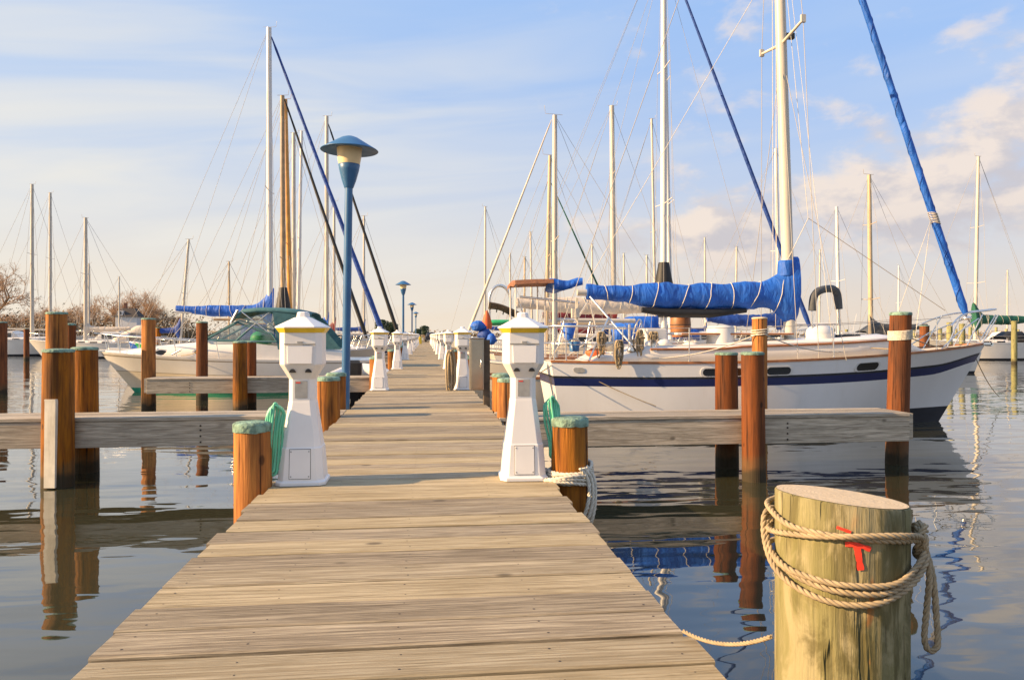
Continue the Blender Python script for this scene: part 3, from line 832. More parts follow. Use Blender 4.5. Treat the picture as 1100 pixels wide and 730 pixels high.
def cabin_mb(H, x0, x1, w0, w1, z0f, h0, h1, slope=.35):
    mb = MB(); lo = []
    for i in range(13):
        q = i/12; x = x0+(x1-x0)*q; w = w0+(w1-w0)*q**1.6
        t = (x+H.L/2)/H.L; zb = H.sheer(t)-.05; h = h0+(h1-h0)*q
        e = smooth(0, .06, q)*(1-smooth(.90, 1.0, q)*.85); hh = max(.06, h*e)
        x_ = x
        lo.append([(x_, -w, zb), (x_, -w*.93, zb+hh*.82), (x_, -w*.82, zb+hh*.97), (x_, 0, zb+hh*1.08), (x_, w*.82, zb+hh*.97), (x_, w*.93, zb+hh*.82), (x_, w, zb)])
    mb.loft(lo, 0, True); return mb

def sailcover(par, mast_x, z, ln, r, mat, collar=.9, lash=True, droop=.1, name='sail_cover', sd=0, nosew=.55, wob=.11):
    """canvas over the flaked sail: from the boom end (x=mast_x-ln) to the mast"""
    mb = MB(); lo = []; cen = []
    n = 44
    for i in range(n+1):
        q = i/n; x = mast_x-ln + ln*q
        k = nosew+(1-nosew)*smooth(0, .45, q)
        hgt = r*k; up = r*(k*.9)+collar*smooth(.78, 1.0, q)**2.0; dn = r*k*.9+collar*.75*smooth(.84, 1, q)
        wv = 1+wob*mnoise.noise((x*2.3, sd, 0))+.07*mnoise.noise((x*6.1, sd, 2))
        zc = z - droop*sin(pi*q)
        wy = r*.62*k*wv*(1+.35*smooth(.85, 1, q))
        l = []
        for j in range(16):
            a = 2*pi*j/16
            c_, s_ = cos(a), sin(a)
            cr = 1+.10*mnoise.noise((x*3.1+a*.6, a*1.9, sd))+.05*mnoise.noise((x*8.0, a*3, sd+4))
            l.append((x + .05*s_*(q > .9), wy*c_*cr*(1-.25*max(0, s_)), zc+(up if s_ > 0 else dn)*s_*wv*(cr if q < .8 else 1)))
        lo.append(l); cen.append((x, zc, up, dn, wy))
    mb.loft(lo, 0, True)
    o = mb.build(name, mat, par)
    if lash:
        for q in (.10, .22, .34, .46, .58, .69, .80, .91):
            lm = MB(); i = int(q*n); l = lo[i]
            c0 = cen[i]; sk = rnd(-.12, .16)
            pts = [(p[0]+sk*sin(2*pi*j/16+rnd(-.15, .15)), p[1]*1.05, c0[1]+(p[2]-c0[1])*1.035) for j, p in enumerate(l)]
            lm.tube(pts, .009, 5, 0, False, True)
            lm.build('lashing', 'rope_w', o)
    return o

def wire(par, a, b, r, name='shroud', mat='wire', n=4):
    m = MB(); m.tube([a, b], r, n); return m.build(name, mat, par)

def sailboat(label, Xm, Y, head, L, B, top, mast_r, mast_mat='alu', cover=None, jib=None, boom_z=2.6, boom_len=None, boom=True,
             fb=(1.0, .95, 1.3), hull_mat='gel', stripe=None, boot='boot', detail=1, group='sailboats moored in the slips', mast_q=.08, spread=(.5,), wr=None,
             collar=.7, crad=.22, jr=None, rake=.02, cabin_h=.35, deckm='deckpaint', bare_jib=False, dodger=None, cat='sailboat', mast_cover=None, jib_top=.97, jib_end=None, toprig=True):
    d = dep(Xm, Y); wr = wr or max(.006, d*.00022)
    t = thing('sailboat', label, cat, (Xm-head*mast_q*L, Y, 0), 0 if head > 0 else pi, group)
    xm = mast_q*L
    H = Hull(L, B, fb[0], fb[1], fb[2], rake=.11*L, srake=.035*L)
    bands = [(-.4, 0, boot), (0, .10, boot)]
    if stripe: bands += [(.10, .70, hull_mat), (.70, .80, stripe), (.80, 1, hull_mat)]
    else: bands += [(.10, 1, hull_mat)]
    H.build(t, bands, 26 if detail else 18); H.deck(t, deckm)
    if detail: H.rail(t, 'teak' if detail > 1 else 'gel_grey')
    cb_ = cabin_mb(H, -.20*L, .24*L, B*.32, B*.17, 0, cabin_h, cabin_h*.8).build('cabin', hull_mat, t)
    if detail:
        for side in (1, -1):
            for q in (-.10, -.01, .08):
                x = q*L; qq = (q+.20)/.44; wv = B*.32+(B*.17-B*.32)*qq**1.6; tt = q+.5
                zb = H.sheer(tt)-.05; hh = cabin_h*(1-.2*qq)
                m = MB(); ww = .055*L
                m.loft([[(x-ww/2, side*wv*.99, zb+hh*.30), (x+ww/2, side*wv*.975, zb+hh*.30), (x+ww/2, side*wv*.955, zb+hh*.66), (x-ww/2, side*wv*.955, zb+hh*.66)],
                        [(x-ww/2, side*(wv*.99+.02), zb+hh*.30), (x+ww/2, side*(wv*.975+.02), zb+hh*.30), (x+ww/2, side*(wv*.955+.02), zb+hh*.66), (x-ww/2, side*(wv*.955+.02), zb+hh*.66)]], 0, False)
                m.build('window', 'glass_dk', cb_)
    # rig
    zb = H.sheer(.5+mast_q)
    mt = MB(); mt.tube([(xm-rake*z_, 0, z_) for z_ in (zb-.1, zb+(top-zb)*.5, top)], [mast_r*.88, mast_r*.85, mast_r*.72], 12)
    if toprig:
        mt.tube([(xm-rake*top-.25, 0, top+.02), (xm-rake*top+.3, 0, top+.05), (xm-rake*top+.33, 0, top+.3)], wr*1.2, 4)
    mo = mt.build('mast', mast_mat, t)
    hb = H.half(.5+mast_q)
    prev = (xm, zb)
    chain = [(xm-.25, hb-.06), (xm+.1, hb-.06)]
    tips = []
    for q in spread:
        zs = zb+(top-zb)*q; hw_ = hb*.62*(1-.25*(q > .6))
        sm_ = MB(); sm_.tube([(xm-rake*zs, -hw_, zs+.07), (xm-rake*zs, 0, zs), (xm-rake*zs, hw_, zs+.07)], max(.02, wr*1.6), 5); sm_.build('spreader', mast_mat, mo)
        tips.append((xm-rake*zs, hw_, zs+.07))
    xt = xm-rake*top
    for side in (1, -1):
        path = [(xm-.05, side*(hb-.08), zb)] + [(a, side*b_, c_) for a, b_, c_ in tips] + [(xt, 0, top-.05)]
        m = MB(); m.tube(path, wr, 4); m.build('shroud', 'wire', t)
        for xo in (.45, -.5):
            wire(t, (xm+xo, side*(hb-.08), zb), (xm-rake*tips[0][2], 0, tips[0][2]-.1), wr)
    wire(t, (xt, 0, top), (-L/2+.15, 0, H.fs+.3), wr, 'backstay')
    zbow = H.fb
    bowp = (L/2-.15, 0, zbow+.08)
    if jib:
        jr = jr or .055
        a = Vector(bowp)+Vector((0, 0, .35)); b_ = Vector((xt+.05, 0, top*jib_top))
        if jib_top < 1: b_ = Vector((xm-rake*top*jib_top+.1, 0, top*jib_top))
        m = MB(); P = []; r_ = []
        for i in range(25):
            q = i/24; P.append(a.lerp(b_, q)); r_.append(jr*(1.0-.62*q)*(1+.06*sin(q*60))*(.5 if i in (0, 24) else 1))
        m.tube(P, r_, 8)
        m.build('furled_jib', jib, t)
        wire(t, bowp, tuple(a), wr*2, 'forestay'); 
    else:
        wire(t, bowp, (xt, 0, top), wr, 'forestay')
    if boom:
        bl = boom_len or .36*L
        m = MB(); m.tube([(xm, 0, boom_z), (xm-bl, 0, boom_z-.02)], .07, 8); bo = m.build('boom', mast_mat, t)
        if cover: sailcover(t, xm+.1, boom_z+.12, bl+.05, crad, cover, collar, detail > 0, sd=random.random()*9)
        wire(t, (xm-bl, 0, boom_z), (xt, 0, top), wr, 'topping_lift')
        wire(t, (xm-bl*.8, 0, boom_z), (-L*.38, 0, H.fs+.1), wr*1.6, 'mainsheet')
    if mast_cover:
        m = MB(); m.lathe([(.2, boom_z-.4), (.42, boom_z+.0), (.40, boom_z+.5), (.30, boom_z+1.1), (.21, boom_z+1.6), (.19, boom_z+1.65)], 14, (xm-.0-rake*boom_z, 0)); m.build('mast_cover', mast_cover, t)
    # rails
    rr = max(.013, wr*1.5)
    m = MB(); zr = .55
    pts = []
    for q in (-1, -.6, 0, .6, 1):
        tt = .90+.095*(1-abs(q)); pts.append((H.p(tt, 1)[0]+.1*(1-abs(q)), (H.half(.90))*q, H.sheer(tt)+zr+.05))
    m.tube(smooth_path(pts, 6), rr, 5)
    for q in (-1, -.6, .6, 1):
        tt = .90+.095*(1-abs(q)); m.tube([(H.p(tt, 1)[0], H.half(.90)*q, H.sheer(tt)+zr+.04), (H.p(tt-.02, 1)[0], H.half(tt-.02)*(1 if q > 0 else -1)*.9, H.sheer(tt))], rr, 5)
    m.build('pulpit', 'steel', t)
    m = MB()
    pts = [(-L/2+.9, H.half(.08)-.05, H.fs+zr), (-L/2+.1, H.half(0)-.06, H.fs+zr), (-L/2+.05, 0, H.fs+zr), (-L/2+.1, -H.half(0)+.06, H.fs+zr), (-L/2+.9, -H.half(.08)+.05, H.fs+zr)]
    m.tube(pts, rr, 5)
    for p_ in (pts[0], pts[1], pts[3], pts[4]): m.tube([p_, (p_[0], p_[1], H.fs)], rr, 5)
    m.build('stern_rail', 'steel', t)
    if detail:
        for side in (1, -1):
            for tt in (.22, .36, .5, .64, .78):
                x, y_, z = H.p(tt, 1, side); m = MB(); m.tube([(x, y_-side*.05, z), (x, y_-side*.05, z+zr)], rr*.9, 5); m.build('stanchion', 'steel', t)
            m = MB()
            m.tube([(H.p(tt, 1)[0], side*(H.half(tt)-.05), H.sheer(tt)+zr) for tt in (.08, .22, .36, .5, .64, .78, .9)], wr, 4)
            m.tube([(H.p(tt, 1)[0], side*(H.half(tt)-.05), H.sheer(tt)+zr*.5) for tt in (.08, .22, .36, .5, .64, .78, .9)], wr, 4)
            m.build('lifeline', 'wire', t)
    if dodger:
        arch(t, -.27*L, -.15*L, B*.30, H.fm-.02, H.fm+.95, dodger)
    return t, H

def arch(par, x0, x1, w, z0, z1, mat, name='dodger', frame=True):
    m = MB(); lo = []
    for i in range(7):
        q = i/6; x = x0+(x1-x0)*q; top = z1-.45*(z1-z0)*smooth(.45, 1, q)
        l = []
        for j in range(13):
            a = pi*j/12; c_, s_ = cos(a), sin(a)
            l.append((x, w*(abs(c_)**.45)*(1 if c_ >= 0 else -1), z0+(top-z0)*(abs(s_)**.5)))
        lo.append(l)
    m.loft(lo, 0, True, False, False, closed=False)
    o = m.build(name, mat, par)
    md = o.modifiers.new('thickness', 'SOLIDIFY'); md.thickness = .02
    return o

# ---- boat A: the big blue-striped ketch-like sloop in the first right slip
AY = 16.4
XS, XB = 2.53, 12.84
LA = XB-XS; AX = (XS+XB)/2
HA = Hull(LA, 2.9, 1.43, 1.45, 1.77, rake=1.15, srake=.25, ts=.70, full=2.1, vee=.30)
A = thing('sailboat', 'large white sailboat with navy stripe and blue sail cover, bow to the right', 'sailboat', (AX, AY, 0))
s0 = lambda t: .662+.11*smooth(.86, 1, t)
s1 = lambda t: .77+.09*smooth(.86, 1, t)
e0 = s1
e1 = lambda t: .802+.085*smooth(.86, 1, t)
HA.build(A, [(-.4, 0, 'boot'), (0, .2, 'boot'), (.2, s0, 'gel_cool'), (s0, s1, 'navy'), (s1, e1, 'boot'), (e1, 1, "gel_cool")], 48)
HA.deck(A, 'sand'); HA.rail(A, 'teak', wd=.05, ht=.035)
def xa(u, Y=AY): return atx(u, Y)-AX
# trunk cabin, two levels
cbA = MB(); lo = []
for i in range(25):
    q = i/24; x = xa(622)+(xa(985)-xa(622))*q; tt = (x+LA/2)/LA
    w_ = min(.98, HA.half(tt)-.28)*(1-.35*smooth(.8, 1, q)); zb = HA.sheer(tt)-.05
    h = (.20+.19*smooth(.10, .16, q)+.04*smooth(.40, .42, q))*(1-.80*smooth(.88, 1, q))
    if i in (0, 24): h = .03
    lo.append([(x, -w_, zb), (x, -w_*.95, zb+h*.85), (x, -w_*.88, zb+h), (x, 0, zb+h*1.0+.06), (x, w_*.88, zb+h), (x, w_*.95, zb+h*.85), (x, w_, zb)])
cbA.loft(lo, 0, True); cbo = cbA.build('cabin', 'gel', A)
gr = MB(); 
for side in (1, -1):
    pts = []
    for l in lo[4:22]:
        p_ = l[1] if side < 0 else l[5]; pts.append((p_[0], p_[1]+side*.02, p_[2]))
    gr.tube(pts, .022, 6)
gr.build('grab_rail', 'teak', cbo)
def hull_panel(H, ta, tb, ha, hb_, off, side=-1, n=12):
    """rounded panel on the hull side; returns loops"""
    tc, hc = (ta+tb)/2, (ha+hb_)/2; tl = (tb-ta)/2*H.L; hl = (hb_-ha)/2*H.sheer(tc)
    r_ = min(tl, hl); out = []
    for cx_, cz_, a0 in ((tl-r_, hl-r_, 0), (-tl+r_, hl-r_, 90), (-tl+r_, -hl+r_, 180), (tl-r_, -hl+r_, 270)):
        for k in range(6):
            a = R(a0+k*18); px_, pz_ = cx_+r_*cos(a), cz_+r_*sin(a)
            out.append(H.p(tc+px_/H.L, hc+pz_/H.sheer(tc), side, off))
    return out
for side in (-1, 1):
    for u0, u1 in ((755, 797), (823, 849), (926, 953), (973, 988)):
        ta = (atx(u0, 15.0)-XS)/LA; tb = (atx(u1, 15.0)-XS)/LA
        m = MB(); m.loft([hull_panel(HA, ta-.005, tb+.005, .80, .935, -.01, side), hull_panel(HA, ta-.005, tb+.005, .80, .935, .014, side)], 0, False)
        fo = m.build('window', 'gel_grey', A)
        m = MB(); m.loft([hull_panel(HA, ta, tb, .815, .92, .0, side), hull_panel(HA, ta, tb, .815, .92, .018, side)], 0, False)
        m.build('pane', 'glass_dk', fo)
m = MB(); ta = (atx(617, 15.1)-XS)/LA; tb = (atx(629, 15.1)-XS)/LA
m.loft([hull_panel(HA, ta, tb, .855, .93, -.005), hull_panel(HA, ta, tb, .855, .93, .012)], 0, False); m.build('vent_plate', 'plate', A)
# mast and standing rigging
AM0 = xa(848.5); AMT = xa(829.5); ATOP = 15.4
RK = (AM0-AMT)/(ATOP-1.9)
mx = lambda z: AM0-RK*(z-1.9)
m = MB(); m.tube([(mx(z), 0, z) for z in (1.7, 5, 9, 12, ATOP)], [.128, .126, .118, .112, .10], 18)
mst = m.build('mast', 'mast_tan' if 0 else 'alu', A)
m = MB(); m.tube([(mx(8.5)+.0, -1.0, 8.62), (mx(8.5), 0, 8.47), (mx(8.5), 1.0, 8.62)], [.028, .04, .028], 8)
for s_ in (-1, 1): m.box(mx(8.5)-.05, mx(8.5)+.05, s_*1.0-.03, s_*1.0+.03, 8.56, 8.72)
m.build('spreader', 'alu', mst)
m = MB(); m.box(mx(8.7)+.1, mx(8.7)+.3, -.05, .05, 8.6, 8.72); m.build('mast_fitting', 'dark', mst)
hbA = HA.half((AM0+LA/2)/LA)
for side in (-1, 1):
    m = MB(); m.tube([(AM0-.05, side*(hbA-.03), 1.45), (mx(8.5), side*1.0, 8.65), (mx(15), 0, 15.2)], .0075, 4); m.build('shroud', 'wire', A)
    for xo in (.55, -.5): wire(A, (AM0+xo, side*(hbA-.03), 1.45), (mx(8.3), 0, 8.3), .0075)
    wire(A, (AM0+.30, side*(hbA-.06), 1.5), (mx(12), 0, 12.4), .005, 'halyard', 'rope_w')
wire(A, (mx(15.2), 0, 15.3), (-LA/2+.2, 0, 1.6), .008, 'backstay')
for zz_, xx_ in ((11, -.25), (14, -.33)):
    wire(A, (mx(3.2)+xx_, .05, 3.2), (mx(zz_)-.05, .0, zz_), .007, 'halyard', 'rope_w')
wire(A, (mx(4.6)+.36, -.3, 4.55), (mx(2.7)+1.75+1.65, -.5, 2.52), .0065, 'lazy_line', 'rope')
wire(A, (mx(4.6)+.36, -.3, 4.55), (mx(2.7)-.1, -.1, 3.6), .008, 'lazy_line', 'rope_w')
wire(A, (mx(4.6)+.36, -.3, 4.55), (mx(12), 0, 12), .006, 'lazy_line', 'rope_w')
wire(A, (mx(3.4)-4.6, -.1, 3.1), (mx(10), 0, 10.5), .006, 'lazy_line', 'rope_w')
# furled headsail
jb = Vector((xa(1037.5), 0, zat(338, XB-.4, AY))); jt = Vector((mx(15)+.12, 0, 15.2))
m = MB(); P = []; r_ = []
for i in range(61):
    q = i/60; P.append(jb.lerp(jt, q)); r_.append((.088-.03*q)*(1+.09*mnoise.noise((q*38, 0, 0)))*(.6 if i in (0, 60) else 1))
m.tube(P, r_, 12); jo = m.build('furled_jib', 'blue', A)
# spiral sheet turns on the roll
m = MB(); pts = []
for i in range(0, 500):
    q = i/500; c_ = jb.lerp(jt, q); rr = .090-.03*q; a = q*95
    pts.append((c_.x+rr*cos(a), c_.y+rr*sin(a), c_.z+.02*cos(a)))
m.tube(pts, .006, 4); m.build('lashing', 'blue_dk', jo)
m = MB(); pts = []
for k in range(71):
    q = .162+.020*k/70; c_ = jb.lerp(jt, q); a_ = k/70*7*2*pi
    pts.append((c_.x+.10*cos(a_), c_.y+.10*sin(a_), c_.z-.03*cos(a_)))
m.tube(pts, .011, 5); m.build('lashing', 'rope_w', jo)
c_ = jb.lerp(jt, .17)
for px_ in (AM0+2.0, AM0+2.6): wire(A, (c_.x-.09, c_.y, c_.z), (px_, -.6, 1.95), .007, 'jib_sheet', 'rope_w')
wire(A, (XB-AX-.1, 0, 1.8), tuple(jb), .018, 'forestay')
m = MB(); m.lathe([(.03, jb.z-.12), (.11, jb.z-.1), (.11, jb.z-.06), (.04, jb.z-.03)], 14, (jb.x+.02, 0)); m.build('furler_drum', 'steel', A)
# boom, cover, gallows
BZ = 2.80
blen = AM0-xa(633)
m = MB(); m.tube([(mx(BZ)-.1, 0, BZ), (xa(620), 0, BZ+.10)], .075, 10); m.build('boom', 'alu', A)
sailcover(A, mx(2.9)+.17, BZ+.12, mx(2.9)+.17-xa(630), .315, 'blue', .54, True, .10, sd=3.3, nosew=.52, wob=.2)
m = MB(); m.lathe([(.20, 3.3), (.19, 3.55), (.18, 3.63), (.16, 3.64)], 14, (mx(3.6)-.03, 0)); m.build('mast_collar', 'blue', A)
m = MB(); m.tube([(xa(688), -.1, BZ-.28), (xa(720), -.1, BZ-.34), (xa(760), -.1, BZ-.35), (xa(800), -.08, BZ-.28)], [.06, .1, .1, .05], 8); m.build('loose_sail', 'black', A)
zb_ = 1.45
for a_, b_ in (((633, -.1, BZ), (667, -.95, 1.75)), ((633, .1, BZ), (655, .95, 1.75)), ((648, -.5, 2.35), (621, -1.1, 1.45)), ((633, .1, BZ-.1), (600, 1.0, 1.45))):
    m = MB(); m.tube([(xa(a_[0]), a_[1], a_[2]), (xa(b_[0]), b_[1], b_[2])], .024, 8); m.build('boom_crutch', 'steel', A)
m = MB()
for q in range(4): m.tube([(xa(618+q*1.1), -.06+.04*q, BZ-.02), (xa(616+q*1.2), -.1, 1.6)], .009, 5)
m.box(xa(614), xa(622), -.06, .06, BZ-.45, BZ-.25); m.box(xa(614), xa(621), -.06, .06, 1.75, 1.95); m.build('mainsheet', 'rope_w', A)
# stanchions, lifelines, pulpit
HS = .72
for side in (-1, 1):
    tsx = [.03, .14, .27, .42, .57, .71, .83]
    for tt in tsx:
        x, y_, z = HA.p(tt, 1, side); m = MB(); m.tube([(x, y_-side*.05, z), (x, y_-side*.05, z+HS)], .0135, 6)
        m.tube([(x, y_-side*.05, z), (x, y_-side*.05, z+.06)], .03, 6); m.build('stanchion', 'steel', A)
    m = MB()
    for hh in (HS-.01, HS*.5):
        m.tube([(HA.p(tt, 1, side)[0], HA.p(tt, 1, side)[1]-side*.05, HA.sheer(tt)+hh) for tt in tsx+[.875]], .006, 4)
    m.build('lifeline', 'wire', A)
m = MB()
PB = XB-AX
top = [(HA.p(.875, 1, -1)[0], HA.p(.875, 1, -1)[1]+.05, 1.62+HS*.78), (PB-.75, -.30, 1.72+HS*1.0), (PB+.12, -.12, 1.78+HS*1.08), (PB+.22, 0, 1.78+HS*1.1), (PB+.12, .12, 1.78+HS*1.08), (PB-.75, .30, 1.72+HS), (HA.p(.875, 1, 1)[0], HA.p(.875, 1, 1)[1]-.05, 1.62+HS*.78)]
m.tube(smooth_path(top, 8), .019, 7)
for i, (dx_, w_) in enumerate(((-1.25, .40), (-.62, .22), (-.12, .05))):
    for s_ in (-1, 1): m.tube([(PB+dx_+.42, s_*w_*.8, 1.74+HS*.98), (PB+dx_, s_*w_, 1.66+.06*i)], .016, 6)
for s_ in (-1, 1):
    m.tube([(PB-1.6, s_*.66, 1.62), (PB-1.05, s_*.50, 2.02), (PB-.35, s_*.24, 2.35)], .015, 6)
m.build('pulpit', 'steel', A)
m = MB(); m.box(PB-.3, PB+.10, -.10, .10, 1.755, 1.80); m.tube([(PB+.1, -.1, 1.76), (PB+.1, .1, 1.76)], .04, 8); m.build('bow_roller', 'steel', A)
m = MB(); pts = [(-LA/2+1.3, -1.0, 1.44+HS), (-LA/2+.08, -.92, 1.44+HS), (-LA/2-.02, 0, 1.44+HS), (-LA/2+.08, .92, 1.44+HS), (-LA/2+1.3, 1.0, 1.44+HS)]
m.tube(pts, .017, 6); m.tube([(p_[0], p_[1], 1.44+HS*.5) for p_ in pts], .014, 6)
for p_ in (pts[0], pts[1], pts[3], pts[4]): m.tube([p_, (p_[0], p_[1], 1.43)], .017, 6)
m.build('stern_rail', 'steel', A)
# winches, cowls, hatch
for x_, y_ in ((xa(690), -.85), (xa(700), .85), (xa(668), -.8)):
    m = MB(); m.lathe([(.09, 1.62), (.10, 1.66), (.07, 1.72), (.075, 1.86), (.085, 1.88)], 14, (x_, y_)); m.build('winch', 'steel', A)
m = MB(); m.lathe([(.30, 1.78), (.30, 2.12), (.27, 2.17), (.1, 2.18)], 20, (xa(774, 16.2), -.2)); m.build('hatch_drum', 'gel_grey', A)
m = MB(); m.ball((xa(878), -.1, 2.02), .33, .26, .20, 16, 10); m.lathe([(.30, 1.72), (.31, 1.86), (.33, 2.0)], 16, (xa(878), -.1)); m.build('covered_dinghy_motor', 'gel_grey', A)
for x_ in (xa(820), xa(905)):
    m = MB(); m.box(x_-.28, x_+.28, -.27, .27, 1.93, 1.985); bevel(m.build('hatch', 'glass_dk', cbo), .015)
m = MB(); m.box(xa(720), xa(842), -.45, .45, 1.975, 2.03); bevel(m.build('coachroof_slide', 'gel', cbo), .02)
m = MB(); m.tube([(xa(725), -.46, 2.0), (xa(842), -.46, 2.0)], .02, 6); m.build('grab_rail', 'teak', cbo)
# fold-down bimini hoop in front of the mast
m = MB(); pts = smooth_path([(xa(868), -.2, 1.9), (xa(868), -.2, 2.62), (xa(872), -.18, 2.90), (xa(886), -.05, 3.01), (xa(900), .1, 2.98), (xa(904.5), .15, 2.68), (xa(907), .2, 1.9)], 6)
m.tube(pts, .02, 6)
hp = m.build('windscreen_hoop', 'steel', A)
m = MB(); m.tube(pts[5:-5], .085, 10); m.build('rolled_cloth', 'grey_cloth', hp)
# clutter on boat A
def coil(x, y, z, hgt, wid, mat, label, group=None):
    m = MB()
    for q in range(13):
        o = rnd(-.05, .05); h_ = hgt*rnd(.6, 1.05); w_ = wid*rnd(.15, 1)
        m.tube([(o+w_/2*cos(a)*(1+.2*sin(q*2+a)), rnd(-.01, .01)+.05*sin(q*1.3), -h_/2+h_/2*sin(a)) for a in [2*pi*k/14 for k in range(14)]], .012, 5, 0, False, True)
    m.tube([(-.08, 0, -hgt*.25), (0, -.07, -hgt*.22), (.09, 0, -hgt*.25), (0, .07, -hgt*.28)], .02, 6, 0, False, True)
    tag(m.build('rope_coil', mat, None, (x, y, z)), label, 'rope', group)
for j, (u, v0, v1, yy) in enumerate(((646, 356, 384, 15.4), (665, 365, 396, 15.05), (688, 354, 389, 15.5), (702, 356, 375, 16.0))):
    X_ = atx(u, yy); coil(X_, yy, zat(v0, X_, yy), (v1-v0)*dep(X_, yy)/F, .13, 'rope', 'tan rope hank on the cockpit rail of the striped sailboat, %s from the stern' % ORD[j], 'rope hanks along the sailboat rail')
def bucket(u, v, Y, r, h, mat, label, cat='bucket', taper=.8):
    X_ = atx(u, Y); z_ = zat(v, X_, Y)
    t = thing('bucket', label, cat, (X_, Y, z_-h/2))
    m = MB(); m.lathe([(r*taper, 0), (r, h), (r*.9, h), (r*taper*.9, .03)], 16, (0, 0), 0, True, True, True); m.build('body', mat, t)
    m = MB(); m.tube([(r*cos(a), .02, h+.5*r*sin(a)) for a in [pi*k/8 for k in range(9)]], .008, 4); m.build('handle', 'steel', t)
bucket(611, 356, 15.9, .17, .36, 'blue', 'blue cloth bag hanging at the stern of the striped sailboat', 'bag', .45)
bucket(617, 372, 15.5, .12, .2, 'lamp_blue', 'small blue bucket at the stern rail of the striped sailboat')
m = MB(); X_ = atx(731, 17.1); m.lathe([(.19, 0), (.225, .12), (.235, .28), (.225, .44), (.19, .55), (.17, .55)], 20); 
bt = thing('barrel', 'brown barrel standing on the cabin top of the striped sailboat', 'barrel', (X_, 17.1, 1.93)); m.build('body', 'barrel', bt)
m = MB()
for z_ in (.1, .28, .46): m.lathe([(.232, z_-.015), (.240, z_), (.232, z_+.015)], 20, (0, 0), 0, True, False, False)
m.build('hoops', 'dark', bt)
for j, (u, v, mt_) in enumerate(((640, 379, 'orange'), (697, 371, 'gel'), (713, 369, 'gel'), (655, 372, 'rope_w'), (680, 378, 'gel'), (742, 372, 'gel'))):
    X_ = atx(u, 16.0); m = MB(); m.ball((0, 0, 0), rnd(.13, .22), .15, .11, 12, 8, 0, .35)
    tag(m.build('deck_bundle', mt_, None, (X_, 16.0, zat(v, X_, 16.0))), ('orange' if mt_ == 'orange' else 'pale')+' bundle lying in the cockpit of the striped sailboat, %s from the stern' % ORD[[640, 655, 680, 697, 713, 742].index(u)], 'bundle')
for j, (u0, v0, y0, u1, v1, y1, r_) in enumerate(((600, 372, 15.6, 606, 345, 15.6, .02), (627, 380, 15.5, 634, 346, 15.6, .018), (640, 352, 16.6, 672, 352, 16.6, .03), (655, 380, 16.9, 655, 350, 16.9, .025), (676, 376, 17.2, 676, 348, 17.2, .03), (610, 382, 17.4, 640, 360, 17.2, .022))):
    m = MB(); a_ = (xa(u0, y0), y0-AY, zat(v0, atx(u0, y0), y0)); b_ = (xa(u1, y1), y1-AY, zat(v1, atx(u1, y1), y1)); m.tube([a_, b_], r_, 6); m.build('cockpit_rail', 'steel', A)
m = MB(); wx = xa(683, 16.6); m.tube([(wx+.06*sin(q), .30*cos(q)+.1, 2.02+.30*sin(q)) for q in [2*pi*k/20 for k in range(20)]], .018, 6, 0, False, True)
for q in range(3): m.tube([(wx+.06*sin(q*2.1), .1+.3*cos(q*2.1), 2.02+.3*sin(q*2.1)), (wx-.06*sin(q*2.1), .1-.3*cos(q*2.1), 2.02-.3*sin(q*2.1))], .01, 5)
m.tube([(wx+.1, .1, 2.02), (wx+.1, .1, 1.5)], .06, 8); m.build('steering_wheel', 'steel', A)
m = MB(); m.box(xa(640), xa(664), .55, .9, 1.5, 1.82); bevel(m.build('locker', 'gel', A), .02)
m = MB(); m.box(xa(690), xa(712), -.3, .3, 1.8, 2.12); bevel(m.build('companionway_hood', 'gel_grey', A), .03)
fx = atx(826, 14.7)
m = MB(); m.ball((0, 0, 0), .10, .10, .26, 14, 10); tag(m.build('fender', 'pvc', None, (atx(812, 14.82), 14.82, .62)), 'white fender between the mooring pile and the striped sailboat hull', 'fender')
# mooring lines of boat A
def line(a, b, s, r, label, mat='rope', laid=False):
    m = MB(); m.tube(sag(a, b, s), r, 6); tag(m.build('mooring_line', mat), label, 'mooring line', 'mooring lines')
line((XS+.15, 15.6, 1.42), (XR+.2, 13.4, .85), .03, .011, 'thin line slanting from the stern of the striped sailboat down to the dock')
line((XS+.3, 15.45, 1.40), (4.6, 15.0, .55), .05, .009, 'thin line drooping along the stern quarter of the striped sailboat')
line((atx(945, 15.2), 15.5, 1.70), (atx(963, 11.05), 10.95, 1.75), -.0, .012, 'short line from the striped sailboat foredeck to the tall end pile')
line((XB-.9, 16.0, 1.72), (atx(963, 11.05)+.05, 11.0, 2.0), .10, .010, 'line from the sailboat bow back to the tall end pile')
line((XB-.5, 16.2, 1.72), (16.5, 20.5, .2), .16, .010, 'line drooping from the sailboat bow into the water on the right')
line((atx(816, 14.45), 14.42, 2.02), (atx(700, 15.2), 15.2, 1.5), .12, .012, 'pale line from the tall mooring pile along the rail toward the stern', 'rope_w')
line((atx(816, 14.45)+.1, 14.42, 1.98), (atx(905, 15.3), 15.3, 1.62), .1, .012, 'pale line from the tall mooring pile forward along the rail', 'rope_w')
def lashing(X, Y, z0, r, n, label, rr=.016, dz=.022, mat='rope_w'):
    m = MB(); rope_geo(m, [(X+(r+rr)*cos(k*.35), Y+(r+rr)*sin(k*.35), z0+dz*k*.35/(2*pi)+.01*sin(k*.35+1)) for k in range(int(n*18))], rr)
    tag(m.build('mooring_rope', mat), label, 'rope')
lashing(atx(963, 11.05)+1.95*.03, 11.05, 1.90, .155, 8, 'pale rope lashing wound round the head of the tall end pile', .0105, .018)
lashing(atx(816, 14.55), 14.55, 1.96, .145, 3, 'pale rope turns round the head of the tall mooring pile by the striped sailboat', .014, .045)

